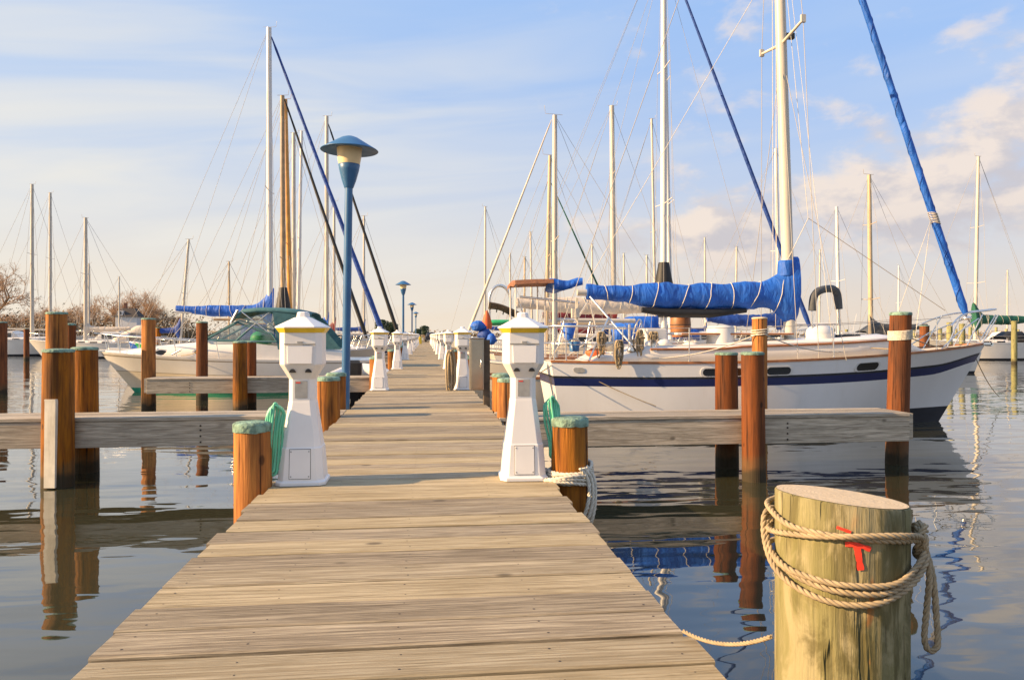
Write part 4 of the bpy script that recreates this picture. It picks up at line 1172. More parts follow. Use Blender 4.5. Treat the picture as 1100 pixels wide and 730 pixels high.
# ---- other boats on the right
def mtop(u, v, Y): return zat(v, atx(u, Y), Y)
sailboat('white sailboat behind the navy striped one, with cream sail cover and black mast cover', atx(713, 28), 28, 1, 12.5, 3.4, 17.0, .14, 'alu_white', 'cream', 'blue_dk', 3.05, 5.6, fb=(1.3, 1.2, 1.65), detail=2, spread=(.36, .68), collar=.15, crad=.36, jr=.10, mast_cover='black', rake=-.0, stripe='navy', mast_q=.02)
sailboat('white sailboat with second white mast just right of the one with the cream sail cover', atx(721, 37.5), 37.5, 1, 12.5, 3.4, 21.0, .145, 'alu_white', None, None, 2.5, 5.0, fb=(1.3, 1.2, 1.6), detail=1, spread=(.37, .68), collar=.5)
sailboat('small white sailboat lying bow toward the dock with pale furled jib', atx(596, 24), 24, -1, 8.0, 2.5, mtop(597, 124, 24), .10, 'alu', None, 'cream', 2.45, 2.6, fb=(1.0, .95, 1.25), detail=1, jr=.05, jib_top=.985, mast_q=.12, rake=0.0)
sailboat('sailboat with slim mast just left of the one with the white furled jib', atx(586, 33), 33, -1, 8.5, 2.5, mtop(586, 167, 33), .105, 'mast_tan', None, None, 2.5, 2.8, fb=(1.0, .95, 1.2), detail=1, mast_q=.1)
sailboat('sailboat with maroon sail cover and stout buff mast behind the striped sailboat', atx(660, 43), 43, 1, 11.5, 3.2, mtop(661.5, 114, 43), .185, 'alu', 'maroon', None, 3.0, 4.2, fb=(1.2, 1.1, 1.5), detail=1, spread=(.72,), crad=.34, collar=.1, jib_top=.9, rake=.01)
sailboat('sailboat with green furled jib sloping down to the left of the maroon cover', atx(594, 52), 52, 1, 9.5, 3.0, mtop(600, 190, 52), .11, 'alu', 'blue_dk', 'greencloth', 2.6, 3.4, fb=(1.1, 1.0, 1.4), detail=0, jr=.09, mast_q=-.02)
sailboat('sailboat with long low blue sail cover far behind the striped boat', atx(705, 62), 62, 1, 11, 3.2, mtop(706, 128, 62), .13, 'alu', 'blue_dk', None, 3.0, 6.0, fb=(1.3, 1.2, 1.5), detail=0, crad=.4, collar=.2)
sailboat('sailboat with sloping blue sail cover seen under the boom of the striped boat', atx(838, 40), 40, 1, 10, 3.0, mtop(838, 160, 40), .12, 'alu_white', 'blue_dk', None, 2.75, 4.2, fb=(1.1, 1.0, 1.4), detail=0, crad=.36, collar=.5)
sailboat('sailboat with slender white mast right of the striped boat mast', atx(902, 46), 46, 1, 9.5, 2.9, mtop(902, 222, 46), .13, 'alu_white', None, None, 2.7, 3, fb=(1.1, 1.0, 1.4), detail=0, spread=(.48,), toprig=False)
sailboat('sailboat with tan mast and grey sail cover seen over the foredeck of the striped boat', atx(936, 38), 38, -1, 9.5, 2.9, mtop(938, 188, 38), .14, 'mast_tan', 'grey_cloth', None, 2.35, 3.2, fb=(1.1, 1.0, 1.35), detail=0, spread=(.3, .72), crad=.22, collar=.5, rake=-.012)
sailboat('white sailboat with green sail cover at the right edge, tall grey mast', atx(1047, 58), 58, -1, 12.5, 3.5, mtop(1047.5, 168, 58), .16, 'alu', 'greencloth', None, 3.2, 5.5, fb=(1.5, 1.35, 1.75), detail=1, spread=(.32, .62), crad=.42, collar=.9, dodger='black', mast_q=.02, boot='boot')
for j, (u, v, Y, mt_, lb) in enumerate(((521, 222, 84, 'alu', 'far sailboat with lone mast above the right pedestals'), (572, 249, 96, 'alu', 'far sailboat with short mast left of the slim twin masts'),
        (563, 276, 90, 'mast_tan', 'far sailboat with the shortest mast left of the cabin roofed boat'), (548, 272, 110, 'alu', 'far sailboat whose mast shows over the brown canopy'),
        (636, 262, 92, 'alu', 'far sailboat mast between the green jib and the stout buff mast'), (671, 272, 98, 'alu', 'far sailboat with thin mast just right of the stout buff mast'),
        (695, 274, 84, 'alu', 'far sailboat mast just left of the black mast cover'), (758, 255, 104, 'alu', 'far sailboat with mast above the middle of the blue sail cover'),
        (790, 265, 92, 'alu', 'far sailboat with mast above the fore part of the blue sail cover'), (880, 268, 120, 'alu', 'far sailboat with small mast by the grey hoop'),
        (965, 285, 130, 'alu_white', 'far sailboat with low mast beyond the tall end pile'), (1082, 290, 140, 'alu', 'far sailboat with low mast near the right edge'))):
    sailboat(lb, atx(u, Y), Y, 1 if j % 2 else -1, 10, 3.0, mtop(u, v, Y), .09+.0006*Y, mt_, random.choice([None, 'blue_dk', 'cream']), None, 2.7, 3.6, fb=(1.15, 1.05, 1.4), detail=0, rake=rnd(-.01, .02), wr=.014, group='far sailboats on the right')
# canopy with brown and blue cloth
bm = thing('canopy', 'brown and blue cloth canopy on thin posts behind the front right pedestal', 'canopy', (atx(582, 20.0), 20.0, 0))
def cx(u): return atx(u, 20.0)-atx(582, 20.0)
zt = zat(307.5, atx(570, 20), 20); 
m = MB(); m.loft([[(x, -.75, z0+.03) , (x, -.7, z0+.14), (x, 0, z0+.18), (x, .7, z0+.14), (x, .75, z0+.03), (x, 0, z0+.1)] for x, z0 in ((cx(548), zt-.09), (cx(550), zt-.03), (cx(570), zt), (cx(590), zt+.01))], 0, False)
m.build('roof', 'tan', bm)
m = MB(); m.loft([[(x, -.74, z0-h), (x, -.72, z0+.16), (x, 0, z0+.22), (x, .7, z0+.14), (x, .72, z0-h), (x, 0, z0-h+.05)] for x, z0, h in ((cx(590.5), zt+.0, .10), (cx(600), zt-.05, .10), (cx(610), zt-.06, .0), (cx(620), zt+.02, .02))], 0, True)
m.build('side_cloth', 'blue', bm)
for u, y_ in ((551, -.6), (551, .6), (590, -.7), (590, .7), (578, .1)):
    m = MB(); m.tube([(cx(u), y_, zt), (cx(u), y_, .9)], .02, 6); m.build('post', 'gel', bm)
m = MB(); m.tube([(cx(556), -.5, zt-.3), (cx(618), -.5, zt-.45)], .03, 6); m.tube([(cx(558), .4, zt-.3), (cx(588), .5, .95)], .02, 6); m.build('brace', 'steel', bm)
# small cruiser carrying that canopy
Hc = Hull(5.2, 2.1, .95, .9, 1.15, rake=.5, srake=.1)
ct = thing('motorboat', 'small cream motorboat under the brown and blue canopy', 'motorboat', (atx(590, 20.0), 20.0, 0), 0)
Hc.build(ct, [(-.3, 0, 'boot'), (0, .1, 'boot'), (.1, 1, 'gel_cream')], 20); Hc.deck(ct, 'sand'); Hc.rail(ct, 'teak')
# bundles at the bow of the small sailboat: blue covers, orange jacket, green kayak, hoop
def lump(u, v, Y, rx, rz, mat, name, label, cat, ry=None, wob=.25):
    X_ = atx(u, Y); m = MB(); m.ball((0, 0, 0), rx, ry or rx, rz, 22, 14, 0, .8)
    return tag(m.build(name, mat, None, (X_, Y, zat(v, X_, Y))), label, cat)
lump(513.5, 350, 22.2, .20, .16, 'blue', 'cloth_cover', 'bright blue cloth cover, rounded, at the bow beside the steel cabinet', 'cover')
lump(521, 360, 22.2, .20, .20, 'blue_dk', 'cloth_cover', 'darker blue cloth cover hanging under the rounded one by the steel cabinet', 'cover')
lump(528, 364, 22.0, .12, .17, 'blue', 'cloth_cover', 'small blue cloth cover hanging lowest by the steel cabinet', 'cover')
X_ = atx(523, 23); m = MB(); m.lathe([(.15, -.25), (.16, -.1), (.09, .15), (.02, .30)], 12); tag(m.build('jacket', 'orange', None, (X_, 23, zat(344, X_, 23))), 'orange cloth peak above the blue covers beside the front right pedestal', 'cloth')
X_ = atx(538, 23.5); m = MB(); m.ball((0, 0, 0), .62, .25, .10, 18, 8); tag(m.build('kayak', 'green_bright', None, (X_, 23.5, zat(346.5, X_, 23.5))), 'green upturned kayak left of the front right pedestal roof', 'kayak')
X_ = atx(537, 25); m = MB()
m.tube([(.35*cos(a), 0, .5*sin(a)) for a in [pi*k/14 for k in range(15)]], .05, 8); m.tube([(-.35, 0, 0), (-.35, 0, -.7)], .05, 8); m.tube([(.35, 0, 0), (.35, 0, -.7)], .05, 8)
tag(m.build('rail_hoop', 'steel', None, (X_, 25, zat(323, X_, 25))), 'steel hoop standing left of the brown canopy', 'hoop')
X_ = atx(545, 23); m = MB()
for q in range(4): m.tube(smooth_path([(-.55, .1*q, .25-.05*q), (-.2, .1*q, .18-.04*q), (.2, .1*q, .02-.05*q), (.55, .1*q, -.16-.03*q)], 5), .03, 6)
for q in range(6): m.tube([(-.5+.2*q, 0, .24-.07*q), (-.5+.2*q, .3, .05-.07*q)], .02, 5)
tag(m.build('folded_rack', 'post_dark', None, (X_, 23, zat(334, X_, 23))), 'dark folded rack of bars above the green kayak', 'rack')

# extra craft filling the slips behind
def cabin_boat(label, X, Y, L, B, head, hullm, top, cloth=None, group='motorboats in the slips'):
    t = thing('motorboat', label, 'motorboat', (X, Y, 0), 0 if head > 0 else pi, group)
    H = Hull(L, B, 1.0, 1.0, 1.35, rake=.12*L, srake=0, ts=.85, full=2.4, vee=.15)
    H.build(t, [(-.3, 0, 'boot'), (0, .1, 'boot'), (.1, .84, hullm), (.84, .9, 'navy'), (.9, 1, hullm)], 22); H.deck(t, 'deckpaint'); H.rail(t, 'gel_grey')
    m = MB(); lo = []
    for x, w, h in ((-.22*L, .36*B, .9*top), (-.20*L, .36*B, top), (.06*L, .34*B, top), (.14*L, .32*B, .45*top), (.33*L, .18*B, .28*top), (.36*L, .12*B, .02)):
        zb = H.sheer(x/L+.5)-.05
        lo.append([(x, -w, zb), (x, -w*.9, zb+h), (x, 0, zb+h+.06), (x, w*.9, zb+h), (x, w, zb)])
    m.loft(lo, 0, False); c = m.build('cabin', hullm, t)
    for s_ in (-1, 1):
        for x0_, x1_ in ((-.18*L, -.08*L), (-.06*L, .05*L)):
            m = MB(); zb = H.sheer(.5); m.loft([[(x0_, s_*(.36*B*(1-.1*.55)+e), zb+top*.5), (x1_, s_*(.345*B*(1-.1*.55)+e), zb+top*.5), (x1_, s_*(.345*B*.91+e), zb+top*.86), (x0_, s_*(.36*B*.91+e), zb+top*.86)] for e in (-.02, .025)], 0, False); m.build('window', 'glass_dk', c)
    m = MB(); rr = .022
    for s_ in (-1, 1):
        pts = [(H.p(tt, 1, s_)[0], H.p(tt, 1, s_)[1]*.92, H.sheer(tt)+.55) for tt in (.5, .65, .8, .92)]+[(L/2+.1, 0, 1.95)]
        m.tube(pts, rr, 5)
        for p_ in pts[:-1]: m.tube([p_, (p_[0], p_[1], p_[2]-.58)], rr, 5)
    m.build('bow_rail', 'steel', t)
    if cloth:
        arch(t, -.47*L, -.2*L, B*.38, 1.0+.6, 1.0+top+.75, cloth, 'awning')
        m = MB()
        for s_ in (-1, 1):
            for x in (-.46*L, -.22*L): m.tube([(x, s_*B*.37, 1.0), (x, s_*B*.37, 1.7)], .02, 5)
        m.build('awning_frame', 'steel', t)
    m = MB(); m.tube([(-.1*L, .2, 1.0+top), (-.14*L, .2, 1.0+top+1.6)], .012, 4); m.build('aerial', 'gel', t)
    return t
cabin_boat('motorboat with blue awning behind the small bow-in sailboat', 6.3, 32.6, 7.5, 2.7, -1, 'gel_cream', 1.05, 'blue')
cabin_boat('cream motorboat with maroon awning farther back on the right', 6.6, 47.5, 8.0, 2.8, -1, 'gel', 1.2, 'maroon')
cabin_boat('white motorboat with blue awning, third motorboat back on the right', 6.4, 56.8, 8.0, 2.8, -1, 'gel', 1.3, 'blue_dk')
cabin_boat('white motorboat with grey awning seen over the striped sailboat foredeck', atx(905, 64), 64, 8.5, 2.9, -1, 'gel', 1.25, 'grey_cloth')
cabin_boat('white motorboat with blue awning seen over the striped sailboat cabin', atx(770, 58), 58, 9, 3, 1, 'gel', 1.3, 'blue')
cabin_boat('white motorboat at the far right behind the pale green post', atx(1078, 74), 74, 9, 3, -1, 'gel', 1.3, None)
cabin_boat('white motorboat with tan awning beyond the left lamp', -5.0, 57.5, 8.5, 2.8, 1, 'gel_cream', 1.15, 'tan')
cabin_boat('white motorboat with blue awning near the left pedestals', -5.2, 37.6, 7.0, 2.5, 1, 'gel', .75, 'blue_dk')
cabin_boat('far white motorboat left of the first far mast', atx(12, 84), 84, 10, 3.2, 1, 'gel', 1.4, None)
cabin_boat('far white motorboat with cream awning between the far masts', atx(118, 86), 86, 9, 3.0, -1, 'gel', 1.3, 'cream')

# ---- motor cruiser on the left
MY = 28.0
mxb = atx(107, MY); mxs = atx(404, MY); LM = mxs-mxb
Hm = Hull(LM, 3.0, 1.12, 1.18, 1.42, rake=1.15, srake=-.05, ts=.88, full=2.5, vee=.12, flat=.84)
mc = thing('motor_cruiser', 'white motor cruiser with teal canopy and green bottom, bow to the left', 'motor cruiser', ((mxb+mxs)/2, MY, 0), pi)
Hm.build(mc, [(-.35, 0, 'green_boot'), (0, .11, 'green_boot'), (.11, .52, 'gel_cream'), (.52, .538, 'rub'), (.538, .90, 'gel'), (.90, .935, 'rub'), (.935, 1, 'gel')], 40)
Hm.deck(mc, 'gel', camber=.10)
def xm_(u): return -(atx(u, MY)-(mxb+mxs)/2)
# raised foredeck
fd = MB(); lo = []
for i in range(17):
    q = i/16; x = xm_(262)+(xm_(120)-xm_(262))*q; tt = (x+LM/2)/LM
    w_ = max(.05, Hm.half(tt)-.24); zb = Hm.sheer(tt)-.04; h = .62*(1-q**1.5)+.02
    lo.append([(x, -w_, zb), (x, -w_*.92, zb+h*.8), (x, -w_*.6, zb+h*.96), (x, 0, zb+h+.03), (x, w_*.6, zb+h*.96), (x, w_*.92, zb+h*.8), (x, w_, zb)])
fd.loft(lo, 0, True); fdo = fd.build('foredeck', 'gel', mc)
m = MB(); lo = []
for i in range(9):
    q = i/8; x = xm_(372)+(xm_(262)-xm_(372))*q; tt = (x+LM/2)/LM; w_ = Hm.half(tt)-.16; zb = Hm.sheer(tt)-.04; h = .30+.32*q
    lo.append([(x, -w_, zb), (x, -w_*.97, zb+h), (x, -w_*.85, zb+h+.02), (x, w_*.85, zb+h+.02), (x, w_*.97, zb+h), (x, w_, zb)])
m.loft(lo, 0, False); m.build('cockpit_side', 'gel', mc)
for side in (-1, 1):
    for u in (183, 225):
        x = xm_(u); tt = (x+LM/2)/LM; w_ = Hm.half(tt)-.24; zb = Hm.sheer(tt)-.04; qq = (x-xm_(262))/(xm_(120)-xm_(262)); hh = .62*(1-qq**1.5)
        m = MB(); L2 = []
        for e, sc in ((0, 1.25), (.022, 1.25), (.024, 1.0)):
            L2.append([(x+.20*sc*cos(a), side*(w_*.955+e+.01), zb+hh*.42+.10*sc*sin(a)) for a in [2*pi*k/18 for k in range(18)]])
        m.loft(L2, 0, False); po = m.build('porthole', 'gel_grey', fdo)
        m = MB(); m.loft([[(x+.18*cos(a), side*(w_*.955+e+.01), zb+hh*.42+.08*sin(a)) for a in [2*pi*k/18 for k in range(18)]] for e in (.0, .03)], 0, False); m.build('pane', 'glass_dk', po)
# windshield: raked frame with clear panes
wz0 = zat(367, atx(240, MY), MY-1.2); wz1 = zat(343, atx(262, MY), MY-1.2)
def wp(u, y_, v): return (xm_(u), y_, zat(v, atx(u, MY), MY-1.2))
panes = [[wp(222, 0, 365), wp(226, 0.95, 365), wp(262, .98, 345), wp(258, 0, 344)]]
fm = MB(); gl = MB()
for s_ in (-1, 1):
    a0, a1, a2, a3 = (wp(220, 0, 364), wp(228, s_*1.0, 365.5), wp(263, s_*1.05, 346), wp(257, 0, 343.5))
    b1, b2, b3 = wp(305, s_*1.28, 367), wp(300, s_*1.25, 359), wp(263, s_*1.05, 346)
    for a, b_ in ((a0, a1), (a1, a2), (a2, a3), (a0, a3), (a1, b1), (b1, b2), (b2, b3), (wp(262, s_*1.12, 366), wp(278, s_*1.13, 351))):
        fm.tube([a, b_], .035, 6)
    gl.add([a0, a1, a2, a3], [(0, 1, 2, 3)]); gl.add([a1, b1, b2, b3], [(0, 1, 2, 3)])
wo = fm.build('windshield', 'teal', mc); gl.build('pane', 'clear', wo)
fm = MB(); a_ = wp(262, -1.1, 366)
# canopy
def cp(u, v, y_): return (xm_(u), y_, zat(v, atx(u, MY), MY-1.1))
m = MB(); lo = []
for u, v, sh_, w_ in ((258, 342, 4, 1.05), (262, 336, 5, 1.12), (268, 331.5, 5, 1.15), (285, 330, 5, 1.18), (305, 330.5, 5, 1.2), (322, 332, 5, 1.2), (340, 336, 5, 1.2)):
    lo.append([cp(u, v+sh_, -w_-.02), cp(u, v+sh_-3.0, -w_), cp(u, v, -w_*.8), cp(u, v-1.2, 0), cp(u, v, w_*.8), cp(u, v+sh_-3.0, w_), cp(u, v+sh_, w_+.02)])
m.loft(lo, 0, True, False, False, closed=False)
can = m.build('canopy', 'teal', mc); md = can.modifiers.new('thickness', 'SOLIDIFY'); md.thickness = .025
for s_ in (-1, 1):
    m = MB()
    m.add([cp(300, 335, s_*1.2), cp(342, 340, s_*1.2), cp(371, 375, s_*1.25), cp(306, 375, s_*1.28)], [(0, 1, 2, 3)])
    so_ = m.build('side_curtain', 'teal', can); md = so_.modifiers.new('thickness', 'SOLIDIFY'); md.thickness = .02
    m = MB(); m.add([cp(262, 344, s_*1.1), cp(268, 336, s_*1.16), cp(298, 335, s_*1.19), cp(303, 366, s_*1.24)], [(0, 1, 2, 3)]); m.build('clear_panel', 'clear', can)
    m = MB()
    m.tube([cp(268, 335, s_*1.17), cp(300, 360, s_*1.24)], .022, 6); m.tube([cp(298, 334, s_*1.18), cp(272, 356, s_*1.15)], .018, 6)
    m.tube([cp(257, 346, s_*1.1), cp(264, 333, s_*1.15)], .05, 6); m.build('canopy_frame', 'steel', can)
# helm seats seen through the panes
m = MB(); m.ball((xm_(280), -.5, 1.85), .35, .3, .28, 12, 8); m.ball((xm_(283), .5, 1.85), .35, .3, .28, 12, 8); m.build('helm_seat', 'green_bright', mc)
# bow rail
m = MB()
for s_ in (-1, 1):
    tp_ = []
    for tt in (.55, .70, .82, .92, .98):
        x, y_, z = Hm.p(tt, 1, s_); tp_.append((x, y_-s_*.1, z+.50+.1*tt)); m.tube([(x-.1, y_-s_*.08, z), tp_[-1]], .016, 6)
    tp_.append((LM/2+.18, 0, 1.42+.62)); m.tube(smooth_path(tp_, 5), .018, 6)
m.build('bow_rail', 'steel', mc)
m = MB(); m.loft([[(LM/2-.2, -.12, 1.40), (LM/2+.25, -.1, 1.42), (LM/2+.25, .1, 1.42), (LM/2-.2, .12, 1.40)], [(LM/2-.2, -.12, 1.46), (LM/2+.25, -.1, 1.47), (LM/2+.25, .1, 1.47), (LM/2-.2, .12, 1.46)]], 0, False); m.build('bow_roller', 'steel', mc)
m = MB(); m.tube([(xm_(198), Hm.half(.69)+.0, 1.33), (xm_(208), Hm.half(.66)+.03, 1.49)], .03, 6); m.build('cleat', 'steel', mc)
m = MB(); m.loft([[(-LM/2-.75, -1.1, .34), (-LM/2, -1.2, .30), (-LM/2, 1.2, .30), (-LM/2-.75, 1.1, .34)], [(-LM/2-.75, -1.1, .44), (-LM/2, -1.2, .44), (-LM/2, 1.2, .44), (-LM/2-.75, 1.1, .44)]], 0, False); m.build('swim_platform', 'gel_grey', mc)
line((atx(208, MY), MY-1.35, 1.3), (atx(216.5, 24.3), 24.4, 1.55), .05, .014, 'line from the cruiser gunwale to the dark mooring pile')

# ---- boats beyond on the left
sailboat('white sailboat behind the motor cruiser with white mast, blue sail cover and blue furled jib', atx(290.5, 34.5), 34.5, 1, 11, 3.2, mtop(289, 30, 34.5), .15, 'alu_white', 'blue', 'blue_dk', 3.0, 4.0, fb=(1.15, 1.1, 1.45), detail=1, spread=(.5,), crad=.27, collar=.75, jr=.12, rake=.004, jib_top=.975, mast_q=.04)
sailboat('sailboat with weathered brown mast and black furled jib', atx(304.5, 41), 41, 1, 10.5, 3.1, mtop(303, 103, 41), .155, 'mast_brown', None, 'black', 2.8, 3.5, fb=(1.2, 1.1, 1.4), detail=1, spread=(.36,), mast_cover='black', jr=.115, rake=.004, jib_top=.99)
sailboat('sailboat with golden varnished wooden mast', atx(313, 45), 45, 1, 10, 3.0, mtop(307, 107, 45), .165, 'mast_wood', None, None, 2.6, 3.2, fb=(1.1, 1.05, 1.4), detail=0, spread=(.42,), rake=.022)
sailboat('sailboat with grey mast partly behind the golden mast', atx(315.5, 55), 55, 1, 10, 3.0, mtop(315, 143, 55), .17, 'alu', None, None, 2.6, 3.2, fb=(1.1, 1.05, 1.4), detail=0, spread=(.5,), rake=0)
sailboat('sailboat with raked pale grey mast right of the golden mast', atx(319, 60), 60, 1, 10, 3.0, mtop(323.5, 141, 60), .15, 'alu_white', 'blue_dk', None, 2.6, 3.2, fb=(1.1, 1.05, 1.4), detail=0, spread=(.5,), rake=-.02)
sailboat('sailboat with pale mast left of the tall lamp and black furled jib behind it', atx(351, 50), 50, 1, 10.5, 3.1, mtop(351, 125, 50), .155, 'alu', 'blue', 'black', 2.5, 3.6, fb=(1.1, 1.05, 1.4), detail=1, spread=(.55,), jr=.13, rake=0, mast_q=.05)
sailboat('sailboat with thin grey mast just behind the tall lamp', atx(359, 66), 66, 1, 9.5, 2.9, mtop(360, 216, 66), .14, 'alu', 'maroon', None, 2.5, 3.2, fb=(1.1, 1.05, 1.4), detail=0, rake=0)
sailboat('sailboat with slim mast right of the tall lamp', atx(391, 74), 74, 1, 9.5, 2.9, mtop(391, 232, 74), .13, 'alu', 'blue_dk', None, 2.5, 3.2, fb=(1.1, 1.05, 1.4), detail=0, rake=0)
sailboat('sailboat with leaning slim mast above the blue sail cover on the left', atx(192, 62), 62, 1, 8.5, 2.8, mtop(200.5, 257, 62), .12, 'alu', 'blue_dk', None, 2.3, 2.8, fb=(1.0, .95, 1.3), detail=0, rake=-.08, cabin_h=.3)
sailboat('sailboat with short mast between the leaning mast and the tall white one', atx(246, 70), 70, 1, 8.5, 2.8, mtop(247, 281, 70), .11, 'mast_tan', None, None, 2.3, 2.8, fb=(1.0, .95, 1.3), detail=0, rake=0)
sailboat('far white sailboat with grey dodger and tallest mast near the left edge', atx(34.5, 80), 80, 1, 11.5, 3.4, mtop(34, 198, 80), .19, 'alu', None, None, 2.6, 3.6, fb=(1.6, 1.5, 1.9), detail=1, spread=(.55,), dodger='grey_cloth', wr=.013, rake=0, group='far sailboats on the left')
sailboat('far white sailboat with slightly shorter mast second from the left edge', atx(54, 90), 90, 1, 12, 3.4, mtop(53, 207, 90), .19, 'alu', None, None, 2.6, 3.6, fb=(1.6, 1.5, 1.9), detail=0, spread=(.55,), wr=.013, rake=0, group='far sailboats on the left')
sailboat('far white sailboat with cream awning and mast above the two thick piles', atx(92, 72), 72, -1, 11.5, 3.4, mtop(90.5, 234, 72), .19, 'alu', 'cream', None, 2.5, 3.8, fb=(1.35, 1.25, 1.6), detail=1, spread=(.55,), wr=.013, rake=0, group='far sailboats on the left', dodger='cream')
sailboat('far sailboat with thin low mast left of the white house', atx(95.5, 108), 108, 1, 10, 3.2, mtop(95, 283, 108), .14, 'alu', None, None, 2.5, 3.8, fb=(1.2, 1.1, 1.5), detail=0, wr=.013, rake=0, group='far sailboats on the left')
sailboat('far sailboat with thin mast crossing the front of the white house', atx(128, 118), 118, 1, 10, 3.2, mtop(127.5, 297, 118), .12, 'alu', 'cream', None, 2.5, 3.8, fb=(1.2, 1.1, 1.5), detail=0, wr=.013, rake=0, group='far sailboats on the left')
# small craft near the left dock edge
def skiff(label, X, Y, L, B, rz, mat, fb=(.5, .45, .7), inside='deckpaint'):
    H = Hull(L, B, fb[0], fb[1], fb[2], rake=.12*L, srake=0, ts=.8)
    t = thing('dinghy', label, 'dinghy', (X, Y, 0), rz)
    H.build(t, [(-.2, 0, 'boot'), (0, 1, mat)], 18); H.deck(t, inside, drop=.12, camber=-.1); H.rail(t, 'gel_grey', 'gunwale', .06, .04)
    m = MB(); m.box(-.2, .1, -B*.38, B*.38, fb[1]-.08, fb[1]-.03); m.build('thwart', 'teak', t)
    return t
skiff('small green boat beyond the motor cruiser foredeck', atx(190, 55), 55, 5.5, 1.9, pi, 'green_bright', (1.15, 1.1, 1.5), 'green_bright')
skiff('small blue boat beyond the motor cruiser foredeck', atx(172, 60), 60, 4.5, 1.8, pi, 'blue', (1.2, 1.1, 1.5), 'blue')
rib = thing('inflatable_boat', 'black and white outboard skiff by the left dock edge behind the short piles', 'inflatable boat', (-1.98, 23.7, 0), pi/2)
m = MB()
for s_ in (-1, 1): m.tube(smooth_path([(-1.5, s_*.75, .62), (.5, s_*.75, .66), (1.2, s_*.45, .78), (1.45, 0, .84)], 6), .24, 12)
m.build('tube', 'gel_grey', rib); m = MB(); m.box(-1.4, .9, -.7, .7, .15, .5); m.build('floor', 'black', rib)
m = MB(); m.loft([[(-1.75+a_*.26+.0, b_*.2, z_) for a_, b_ in ((-1, -.6), (-.6, -1), (.6, -1), (1, -.6), (1, .6), (.6, 1), (-.6, 1), (-1, .6))] for z_ in (.78, .95, 1.2)], 0, False); m.loft([[(-1.75+a_*.2, b_*.15, 1.2+.0) for a_, b_ in ((-1, -1), (1, -1), (1, 1), (-1, 1))], [(-1.72+a_*.16, b_*.12, 1.27) for a_, b_ in ((-1, -1), (1, -1), (1, 1), (-1, 1))]], 0, False); m.box(-1.85, -1.65, -.1, .1, -.3, .8); m.build('outboard', 'black', rib)
# ------------------------------------------------------------------ far moorings on both sides: a few small hulls and posts along the horizon
random.seed(21)
for j in range(16):
    u = 885+j*14+rnd(-4, 4) if j < 15 else 1094
    Y = rnd(95, 190); X_ = atx(u, Y)
    pile(X_, Y, zat(rnd(351, 355), X_, Y), .22, 'tiny distant pile on the skyline right of the grey hoop', 'post_green', 'post_green', group='tiny distant piles on the right')
# ------------------------------------------------------------------ house
HX, HY = atx(139, 200), 200.0
hs = thing('house', 'small white house with dark hipped roof among the bare trees', 'house', (HX, HY, 1.2))
def hz(v): return zat(v, HX, HY)-1.2
m = MB(); m.box(-2.5, 2.5, -2.2, 2.2, 0, hz(340)); m.build('wall', 'house_w', hs)
m = MB(); zr, zq = hz(340), hz(331); m.loft([[(-2.9, -2.6, zr), (2.9, -2.6, zr), (2.9, 2.6, zr), (-2.9, 2.6, zr)], [(-1.3, -.5, zq), (1.5, -.5, zq), (1.5, .5, zq), (-1.3, .5, zq)]], 0, False); ro = m.build('roof', 'roof', hs)
m = MB(); m.box(-1.2, -.6, -.3, .3, zq-.4, zq+1.3); m.build('chimney', 'brick', ro)
m = MB(); m.box(-1.9, -.7, -2.35, -1.0, zr+.1, zr+1.4); do_ = m.build('dormer', 'house_w', ro)
m = MB(); m.box(-1.6, -1.0, -2.38, -2.352, zr+.45, zr+1.2); m.build('window', 'glass_dk', do_)
for x_ in (-1.7, 0, 1.5):
    m = MB(); m.box(x_-.3, x_+.3, -2.23, -2.202, .9, 2.0); m.build('window', 'glass_dk', hs)
# ------------------------------------------------------------------ bare trees
def bare_tree(X, Y, H_, label, spread_=1.0, seed=0, twigmat='twig'):
    rg = random.Random(seed)
    t = thing('bare_tree', label, 'tree', (X, Y, .8), 0, 'bare winter trees on the far shore')
    tr = MB(); tw = MB()
    def branch(p, d, L, r, lev):
        q = [p]; dd = d.copy()
        for k in range(3):
            dd = (dd+Vector((rg.uniform(-.22, .22), rg.uniform(-.22, .22), rg.uniform(-.05, .16)))).normalized()
            q.append(q[-1]+dd*L/3)
        (tr if lev < 2 else tw).tube(q, [r, r*.85, r*.7, r*.55], 5 if lev < 2 else 3, 0, False)
        if lev >= 6: return
        nb = (4, 4, 4, 3, 3, 3)[lev]
        for k in range(nb):
            a = rg.uniform(0, 2*pi); o = d.orthogonal().normalized(); o.rotate(__import__('mathutils').Quaternion(d, a))
            nd = (dd*rg.uniform(.55, .9)+o*rg.uniform(.5, 1.0)*spread_+Vector((0, 0, .12))).normalized()
            s_ = rg.uniform(.35, 1.0) if lev else rg.uniform(.6, 1)
            bp_ = q[0].lerp(q[3], s_) if lev == 0 else q[min(3, int(s_*3.99))]
            branch(bp_, nd, L*rg.uniform(.55, .78), max(r*.55, .020), lev+1)
    branch(Vector((0, 0, 0)), Vector((0, 0, 1)), H_*.36, H_*.028, 0)
    tr.build('trunk', 'bark', t); tw.build('crown', twigmat, t)
    return t
